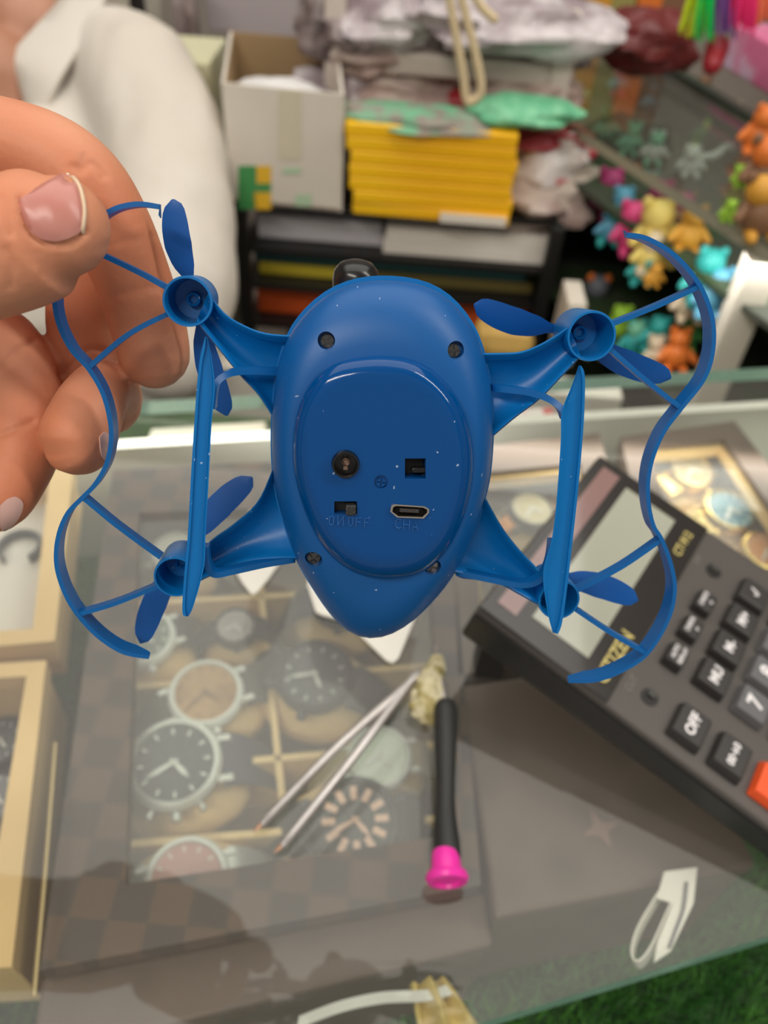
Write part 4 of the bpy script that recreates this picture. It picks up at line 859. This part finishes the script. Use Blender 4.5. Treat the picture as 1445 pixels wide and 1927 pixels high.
# yellow packets
m_y = M('packet_yellow', (1, .58, .008), .42, col2=(.96, .50, .006), nscale=10)
a, b = V(662, 425, YR-.02), V(955, 432, YR-.02); z1 = V(820, 243, YR-.02).z; z0_ = RZT+.003; n = 7; h = (z1-z0_)/n
for k in range(n):
    f_ = k/(n-1); w_ = (b.x-a.x)*(1.0+.03*f_); cx_ = (a.x+b.x)/2+.002*math.sin(k*2)-.001*k
    t = empty('padded_packet', (cx_, YR+.01, z0_+h*k), None, 'packet', None)
    t['label'] = ['yellow packet at the bottom of the stack with a torn white corner', 'yellow packet second from the bottom of the stack', 'yellow packet third from the bottom of the stack', 'yellow packet in the middle of the stack', 'yellow packet third from the top of the stack', 'yellow packet second from the top of the stack', 'yellow packet on top of the stack on the rack'][k]
    mb = MB(); mb.box((cx_, YR+.0+.01, z0_+h*(k+.5)), (w_, .06, h*.998), Vector((1, random.uniform(-.02, .02), 0)).normalized()); mb.build('envelope', m_y, t, bevel=.0022, seg=3)
    if k == 0:
        mb = MB(); mb.box((cx_+w_*.27, YR-.0215, z0_+h*.38), (w_*.42, .002, h*.72)); mb.build('torn_patch', M('torn_white', (.80, .74, .66), .6), t, smooth=False)
# white plastic shelf unit behind, with bags
YS = .955
m_ws = M('shelf_white', (.66, .58, .52), .45)
tl = V(668, 20, YS); tr = V(1075, 30, YS); unit = empty('plastic_shelf_unit', ((tl.x+tr.x)/2, YS+.12, RZT+.003), 'off-white plastic shelf unit stuffed with bags behind the yellow packets', 'shelf unit')
ux0, ux1 = tl.x-.02, tr.x; zt_ = V(1078, 20, YS).z
for x in (ux0, ux1):
    for y in (YS, YS+.24): m2 = MB(); m2.box((x, y, (zt_+RZT+.004)/2), (.022, .022, zt_-RZT-.004)); m2.build('post', m_ws, unit, bevel=.003, smooth=False)
for yy in (122, 236):
    z = V(800, yy, YS).z; m2 = MB(); m2.box(((ux0+ux1)/2, YS+.12, z), (ux1-ux0, .25, .022)); m2.build('shelf', m_ws, unit, bevel=.003, smooth=False)
zA = V(800, 120, YS).z+.011; zB = V(800, 232, YS).z+.011; zC = RZT
m_dark = M('bag_dark', (.10, .07, .07), .35, bump=.8, bscale=30, bdist=.006, col2=(.32, .26, .26), nscale=25); m_red = M('bag_red', (.38, .03, .04), .4, bump=.8, bscale=30, bdist=.005)
m_lil = M('bag_lilac', (.34, .27, .29), .2, bump=1, bscale=30, bdist=.006, col2=(.66, .60, .62), nscale=20); m_mint = M('net_mint', (.12, .45, .24), .55, bump=.8, bscale=120, bdist=.003, col2=(.22, .58, .34), nscale=60)
m_mint2 = M('net_mint_dull', (.16, .48, .27), .6, bump=.8, bscale=120, bdist=.003, col2=(.30, .26, .22), nscale=40)
m_beige = M('bag_beige', (.58, .48, .42), .35, bump=1, bscale=30, bdist=.006, col2=(.42, .30, .27), nscale=20)
def bag(px, py, Y, rx, ry, rz, mat, label, name='plastic_bag', cat='bag', nz=.45):
    c = V(px, py, Y); mb = MB(); mb.ell(c, (rx, ry, rz), 32, 20, nz=nz, ns=8); return tag(mb.build(name, mat), label, cat)
bag(640, 40, YS+.04, .045, .06, .04, m_dark, 'dark grey and red bag at the left end of the upper white shelf')
bag(720, 30, YS+.03, .06, .06, .035, m_lil, 'lilac clear bag on the upper white shelf, left of the cord loop')
bag(960, 38, YS+.01, .105, .06, .028, m_lil, 'wide glossy lilac plastic bag on the upper white shelf, right of the cord loop')
bag(790, 75, YS+.06, .10, .05, .022, m_dark, 'dark bag beneath the lilac bags on the upper white shelf')
bag(690, 100, YS+.02, .05, .04, .02, m_beige, 'beige bag at the left end of the white shelf, above the green net')
bag(960, 90, YS+.08, .09, .05, .025, m_dark, 'dark brown bag at the right end of the white shelf')
bag(650, 170, YS+.03, .055, .05, .028, m_lil, 'grey lilac bag on the second white shelf beside the carton')
bag(760, 165, YS+.03, .06, .05, .022, m_beige, 'beige bag on the second white shelf, left of the cord end')
bag(850, 160, YS+.05, .05, .05, .022, m_red, 'red bag on the second white shelf behind the cord end')
bag(980, 165, YS+.03, .07, .05, .024, m_beige, 'beige and pink bag on the second white shelf, right of the cord end')
bag(790, 222, YS-.085, .085, .035, .010, m_mint2, 'mint green net bag hanging over the shelf edge, left piece', 'net_bag', nz=.3)
bag(985, 208, YS-.070, .058, .035, .012, m_mint, 'bright mint green net bag over the shelf edge, right piece', 'net_bag', nz=.3)
bag(1000, 245, YS-.03, .06, .04, .012, m_red, 'small red bag under the green net bag')
bag(1035, 300, YS-.03, .045, .04, .038, M('bag_redwhite', (.72, .66, .64), .3, col2=(.62, .06, .09), nscale=18, lo=.52, hi=.58, bump=.8, bscale=30, bdist=.005), 'white and red striped packet beside the yellow stack')
bag(1015, 362, YS-.03, .075, .06, .035, m_beige, 'crumpled pinkish beige bag to the right of the yellow stack')
bag(675, 230, YS-.06, .02, .03, .015, m_red, 'dark red bag just right of the white carton')
# cord loops
m_cord = M('cream_cord', (.72, .58, .36), .8)
for i_, (x0, x1, yb, top) in enumerate([(846, 905, 192, -60), (880, 935, 35, -60)]):
    pts = catmull([V(x0-8, top, YS-.112), V(x0, 0, YS-.112), V(x0+24, yb-60, YS-.112), V(x0+30, yb-12, YS-.112), V((x0+x1)/2+8, yb, YS-.112), V(x1, yb-20, YS-.112), V(x1-8, yb-80, YS-.112), V(x1-38, -10, YS-.112), V(x1-46, top, YS-.112)], 6)
    if i_: pts = catmull([V(868, -60, YS-.112), V(900, 5, YS-.112), V(930, 36, YS-.112)], 6)
    mb = MB(); mb.sweep(pts, .0042, 10); tag(mb.build('cord', m_cord), ['long cream cord hanging down in a loop in front of the white shelf', 'short cream cord end beside the hanging loop'][i_], 'cord')
# left background: pale garment/wall panel, dark strips, lilac carton
vbox('cloth_bale', 175, -120, 310, 330, 1.15, .1, M('cloth_cream', (.66, .62, .52), .8, bump=.6, bscale=12, bdist=.01), 'pale cream cloth bale behind the seated person', 'cloth bale')
vbox('hanging_rail', 318, -80, 336, 520, 1.10, .02, m_rk, 'narrow black upright rail beside the white carton', 'rail')
vbox('hanging_bag', 338, -60, 366, 150, 1.10, .03, m_lil, 'slim lilac bag hanging beside the black rail', 'bag', bevel=.008)
vbox('hanging_bag', 366, -60, 386, 230, 1.09, .03, m_dark, 'slim dark bag hanging left of the white carton', 'bag', bevel=.008)
vbox('carton', 392, -100, 600, 66, 1.18, .2, M('carton_lilac', (.52, .46, .48), .6), 'pale lilac carton standing behind the open white carton', 'carton')
vbox('cloth_stack', 360, 120, 440, 640, .98, .1, M('cloth_olive', (.62, .60, .40), .8, bump=.5, bscale=14, bdist=.01), 'pale olive cloth stack between the person and the rack', 'cloth')

# ------------------------------------------------------------------ second glass counter on the right, with toys
z2 = .0; e0, e1 = G(1058, 222, z2), G(1445, 470, z2); u0, u1 = G(1085, 25, z2), G(1445, 236, z2)
d2 = (e1-e0).normalized(); e1x = e1+d2*.25; e0x = e0-d2*.02; d3 = (u1-u0).normalized(); u1x = u1+d3*.30; u0x = u0-d3*.02
n2 = Vector((-d2.y, d2.x, 0)); n2 = n2 if n2.y > 0 else -n2; dep2 = (u0-e0).dot(n2)
sec = empty('glass_counter', Vector(((e0.x+u1x.x)/2, (e0.y+u1x.y)/2, -.95)), 'second glass display counter at the right, full of toys', 'display counter')
g = MB(); q = [e0x, e1x, u1x, u0x]; tp_ = [Vector((*p.xy, z2)) for p in q]; bt_ = [Vector((*p.xy, z2-.010)) for p in q]
g.cm = 0; g.add(tp_+bt_, [(0, 1, 2, 3), (7, 6, 5, 4)]); g.cm = 1; g.add(tp_+bt_, [(0, 4, 5, 1), (1, 5, 6, 2), (2, 6, 7, 3), (3, 7, 4, 0)])
g.build('glass_top', [glass('counter_glass_far', dust=.02, tint=(.85, .9, .87)), M('glass_edge_grey', (.34, .33, .25), .3)], sec, smooth=False)
m_in = M('case_interior', (.05, .055, .04), .8, col2=(.03, .06, .02), nscale=15)
g = MB(); g.prism([Vector((*(p-n2*.014).xy, z2+.0005)) for p in (u0x, u1x)]+[Vector((*p.xy, z2+.0005)) for p in (u1x, u0x)], (0, 0, .005)); g.build('back_rail', M('rail_dark_green', (.03, .045, .03), .4), sec, smooth=False)
SH = [-.055, -.19, -.34]
for z in SH:
    g = MB(); g.prism([Vector((*(p+n2*.004).xy, z)) for p in (e0x, e1x)]+[Vector((*(p-n2*.012).xy, z)) for p in (u1x, u0x)], (0, 0, -.006)); g.build('shelf', m_in, sec, smooth=False)
zd = Vector((0, 0, .95))
g = MB(); g.prism([u0x-zd, u1x-zd, u1x-n2*.01-zd, u0x-n2*.01-zd], (0, 0, .939)); g.build('back_panel', m_in, sec, smooth=False)
g = MB(); g.prism([e0x-zd, u0x-zd, u0x-d2*.008-zd, e0x-d2*.008-zd], (0, 0, .939)); g.build('end_panel', m_in, sec, smooth=False)
m_post = M('post_cream', (.72, .66, .56), .5)
pc = G(1424, 458, 0)+n2*.016
mb = MB(); mb.box((pc.x, pc.y, (z2-.014-.95)/2), (.030, .022, .95+z2-.014)); tag(mb.build('counter_post', m_post, smooth=False, bevel=.003), 'cream upright post at the corner of the second glass counter', 'post')
TC = {k: M('toy_'+k, v, .5) for k, v in dict(pink=(.70, .06, .22), magenta=(.42, .04, .17), blue=(.10, .34, .50), teal=(.03, .38, .36), yellow=(.78, .60, .16), gold=(.70, .34, .04), orange=(.80, .20, .03), cream=(.66, .54, .38), lime=(.35, .62, .05), mint=(.20, .55, .36), white=(.66, .66, .62), brown=(.24, .12, .06), grey=(.16, .17, .2), olive=(.36, .32, .1), green=(.04, .22, .05)).items()}
def toy(px, py, off, r, col, label, col2=None, seed=0, level=None):
    pl = e0+n2*off; c = onplane(px, py, pl, n2) if level is None else G(px, py, level+r*1.3)
    zf_ = c.z
    t = empty('soft_toy', c-Vector((0, 0, r*1.3)), label, 'toy'); rnd = random.Random(seed+int(px))
    lean = Vector((rnd.uniform(-.3, .3), rnd.uniform(-.3, .3), 1)).normalized()
    mb = MB(); mb.ell(c-lean*r*.45, (r*.8, r*.7, r*.85), 18, 12); mb.build('body', TC[col], t)
    mb = MB(); mb.ell(c+lean*r*.55, r*.62, 18, 12); hd = mb.build('head', TC[col2 or col], t)
    for s_ in (-1, 1):
        mb = MB(); mb.ell(c+lean*r*1.05+Vector((s_*r*.42, 0, 0)), (r*.22, r*.14, r*.26), 12, 8); mb.build('ear', TC[col], hd)
        mb = MB(); mb.sweep([c-lean*r*.1+Vector((s_*r*.6, -r*.1, 0)), c-lean*r*.5+Vector((s_*r*1.0, -r*.35, 0))], [r*.24, r*.2], 10); mb.build('arm', TC[col], t)
        mb = MB(); mb.sweep([c-lean*r*1.0+Vector((s_*r*.4, -r*.1, 0)), c-lean*r*1.15+Vector((s_*r*.5, -r*.7, 0))], [r*.28, r*.24], 10); mb.build('leg', TC[col2 or col], t)
    return t
TOYS = [(1150, 362, .05, .022, 'magenta', None, 'magenta round toy in the far counter, upper left of the toy group'), (1118, 335, .07, .017, 'olive', None, 'olive small toy left of the magenta toy'),
 (1172, 388, .03, .018, 'blue', None, 'light blue toy between the magenta and pink toys'), (1158, 420, .02, .017, 'blue', 'teal', 'light blue toy lower left beside the pink toy'),
 (1192, 425, .02, .022, 'pink', None, 'hot pink toy just above the drone guard hook'), (1237, 430, .02, .026, 'yellow', None, 'large pale yellow toy above the drone guard'),
 (1225, 470, .01, .018, 'yellow', 'cream', 'smaller pale yellow toy beneath the large yellow one'), (1300, 428, .03, .018, 'gold', None, 'golden orange toy at the right of the yellow toy'),
 (1235, 375, .07, .018, 'magenta', None, 'dark magenta toy behind the yellow toy'), (1210, 355, .09, .014, 'olive', None, 'olive gold toy near the glass shelf edge'), (1188, 333, .09, .012, 'orange', None, 'tiny orange toy close under the glass shelf edge'),
 (1222, 350, .10, .014, 'teal', 'grey', 'dark teal toy close under the glass shelf edge'), (1215, 500, .01, .016, 'teal', None, 'teal toy hanging left of the guard arc'), (1232, 515, .01, .010, 'gold', None, 'tiny golden toy inside the guard arc'),
 (1330, 515, .02, .022, 'teal', None, 'large teal toy behind the right guard ring, upper one'), (1345, 545, .02, .018, 'blue', None, 'light blue toy behind the right guard ring'), (1300, 560, .02, .018, 'cream', None, 'cream toy seen through the right guard ring'),
 (1120, 555, .06, .024, 'orange', 'grey', 'orange and grey toy above the right motor cup'), (1082, 520, .10, .018, 'brown', 'olive', 'brown toy between the rack and the counter'), (1165, 605, .03, .018, 'lime', None, 'lime green toy right of the motor cup'),
 (1195, 635, .02, .017, 'teal', 'mint', 'mint and teal toy right of the motor cup'), (1235, 625, .02, .017, 'teal', None, 'dark teal toy left of the orange toy above the glass edge'), (1275, 655, .02, .018, 'orange', None, 'orange toy right above the glass counter edge'),
 (1235, 660, .01, .014, 'cream', None, 'cream toy above the glass counter edge'), (1130, 640, .03, .016, 'cream', 'olive', 'cream toy behind the right motor cup'), (1300, 620, .04, .015, 'green', None, 'dark green toy behind the guard spoke'), (1280, 395, .06, .016, 'brown', 'magenta', 'brown and magenta toy behind the golden toy')]
for k, (x, y, off, r, c1, c2, lb) in enumerate(TOYS): toy(x, y, off, r, c1, lb, c2, k)
tan = vbox('tan_pouch', 880, 628, 1000, 700, .72, .05, M('pouch_tan', (.45, .28, .07), .7), 'tan pouch below the right side of the rack behind the drone', 'pouch', bevel=.02)
vbox('paper_sheet', 1040, 570, 1075, 690, .74, .05, M('paper_cream2', (.62, .56, .48), .6), 'cream paper edge standing between rack and toys', 'paper', bevel=.002)
# inside counter, seen through the top
T2 = [(1165, 150, 'blue', 'pink', 'blue boxed toy figure under the far glass top'), (1300, 300, 'white', None, 'white plush toy under the far glass top'), (1232, 275, 'white', 'mint', 'pale grey toy under the far glass top beside the white plush'), (1188, 258, 'mint', None, 'mint toy under the far glass top, nearest its edge'),
      (1142, 232, 'mint', 'green', 'mint and green toy under the far glass top near the corner'), (1092, 195, 'green', 'mint', 'green toy at the left end under the far glass top'), (1330, 245, 'green', 'lime', 'green toy under the far glass top beside the orange toys'), (1370, 215, 'cream', 'lime', 'cream toy under the far glass top beside the orange toys'),
      (1250, 150, 'grey', 'blue', 'grey blue toy in the middle under the far glass top'), (1230, 185, 'blue', 'grey', 'dark blue toy under the far glass top, in front of the grey one'), (1320, 170, 'brown', None, 'dark brown toy under the far glass top')]
for k, (x, y, c1, c2, lb) in enumerate(T2): toy(x, y, 0, .0145, c1, lb, c2, 50+k, SH[0])
g = MB(); pts = catmull([G(1310, 295, SH[0]+.02), G(1345, 292, SH[0]+.02), G(1370, 275, SH[0]+.02), G(1400, 285, SH[0]+.02)], 5); g.sweep(pts, .004, 8); tag(g.build('cable', TC['white']), 'pale tail-like cable beside the white plush under the far glass top', 'cable')
for k, (x, y, c1, c2, lb) in enumerate([(1432, 240, 'orange', 'orange', 'bright orange toy standing on the far glass counter at the right edge'), (1440, 310, 'brown', 'orange', 'golden orange toy on the far glass counter below the bright orange one'), (1432, 385, 'brown', 'gold', 'brown gold toy on the far glass counter above the guard ring'), (1392, 330, 'lime', None, 'lime green small toy beside the golden toys on the far counter'), (1372, 395, 'lime', None, 'lime green toy lowest beside the brown gold toy')]):
    toy(x, y, 0, (.019, .022, .021, .008, .008)[k], c1, lb, c2, 80+k, z2+.0)
# top right: tassels, maroon bag, pink box, orange boxes
def hang(px, py0, py1, w, Y, mat, label, slant=0):
    a, b = V(px+slant, py0, Y), V(px, py1, Y); mb = MB()
    for k in range(9):
        o_ = Vector(((k-4)/4*w, random.uniform(-.01, .01), 0)); mb.sweep([a+o_*.4, (a+b)/2+o_*.8, b+o_+Vector((0, 0, random.uniform(0, .01)))], [w*.22, w*.2, w*.14], 8)
    return tag(mb.build('tassel', mat), label, 'tassel')
def N(name, c): return M(name, c, .5, transl=.1)
hang(1300, -60, 68, .014, .95, N('neon_yellow', (.72, .90, .02)), 'neon yellow tassel hanging at the top right', 30)
hang(1322, -60, 80, .010, .94, N('neon_green', (.0, .75, .12)), 'neon green tassel hanging at the top right', 14)
hang(1358, -60, 72, .010, .94, N('purple', (.27, .10, .42)), 'purple tassel hanging at the top right', 10)
hang(1398, -60, 62, .014, .93, N('neon_pink', (.95, .03, .20)), 'hot pink tassel hanging at the top right', 10)
hang(1435, -60, 45, .014, .93, N('coral', (.95, .20, .10)), 'coral tassel hanging at the top right corner', 10)
c = V(1225, 75, 1.02)
mb = MB(); mb.ell(c, (.055, .05, .03), 28, 16, nz=.4, ns=8); tag(mb.build('plastic_bag', M('maroon_bag', (.16, .02, .02), .3, bump=.8, bscale=40, bdist=.005)), 'shiny maroon bag on the far counter left of the tassels', 'bag')
mb = MB(); mb.sweep([V(1350, 90, .95), V(1340, 122, .93)], [.012, .010], 10); tag(mb.build('red_handle', M('dark_red', (.30, .01, .02), .4)), 'dark red handle hanging below the purple tassel', 'handle')
ga, gb = G(1348, 128, z2), G(1460, 196, z2); ex_ = (gb-ga).normalized(); ey_ = Vector((-ex_.y, ex_.x, 0)); mb = MB()
mb.box((ga+gb)/2+ey_*.075+ex_*.03+Vector((0, 0, .026)), ((gb-ga).length+.06, .14, .05), ex_, ey_); tag(mb.build('gift_box', M('pink_print', (.85, .22, .42), .25, col2=(.80, .66, .85), nscale=14, lo=.45, hi=.62), smooth=False, bevel=.004), 'glossy pink and lilac printed gift box on the far counter', 'box')
for k, (x, y, cm, lb) in enumerate([(1120, 10, 'gold', 'brown gold box behind the far counter, leftmost of the row'), (1165, 8, 'olive', 'olive yellow box behind the far counter, second of the row'), (1215, 5, 'orange', 'orange box behind the far counter, third of the row'), (1258, 8, 'brown', 'dark brown box behind the far counter beside the yellow tassel')]):
    c = V(x, y, 1.22); mb = MB(); mb.box(c, (.032, .05, .08)); tag(mb.build('small_box', TC[cm], smooth=False, bevel=.003), lb, 'box')
# white background carton wall under/behind the counter line
vbox('storage_drawer', -260, 690, 1090, 1000, .66, .03, M('drawer_cream', (.66, .63, .55), .6), 'long cream storage drawer front standing just behind the glass counter', 'drawer')
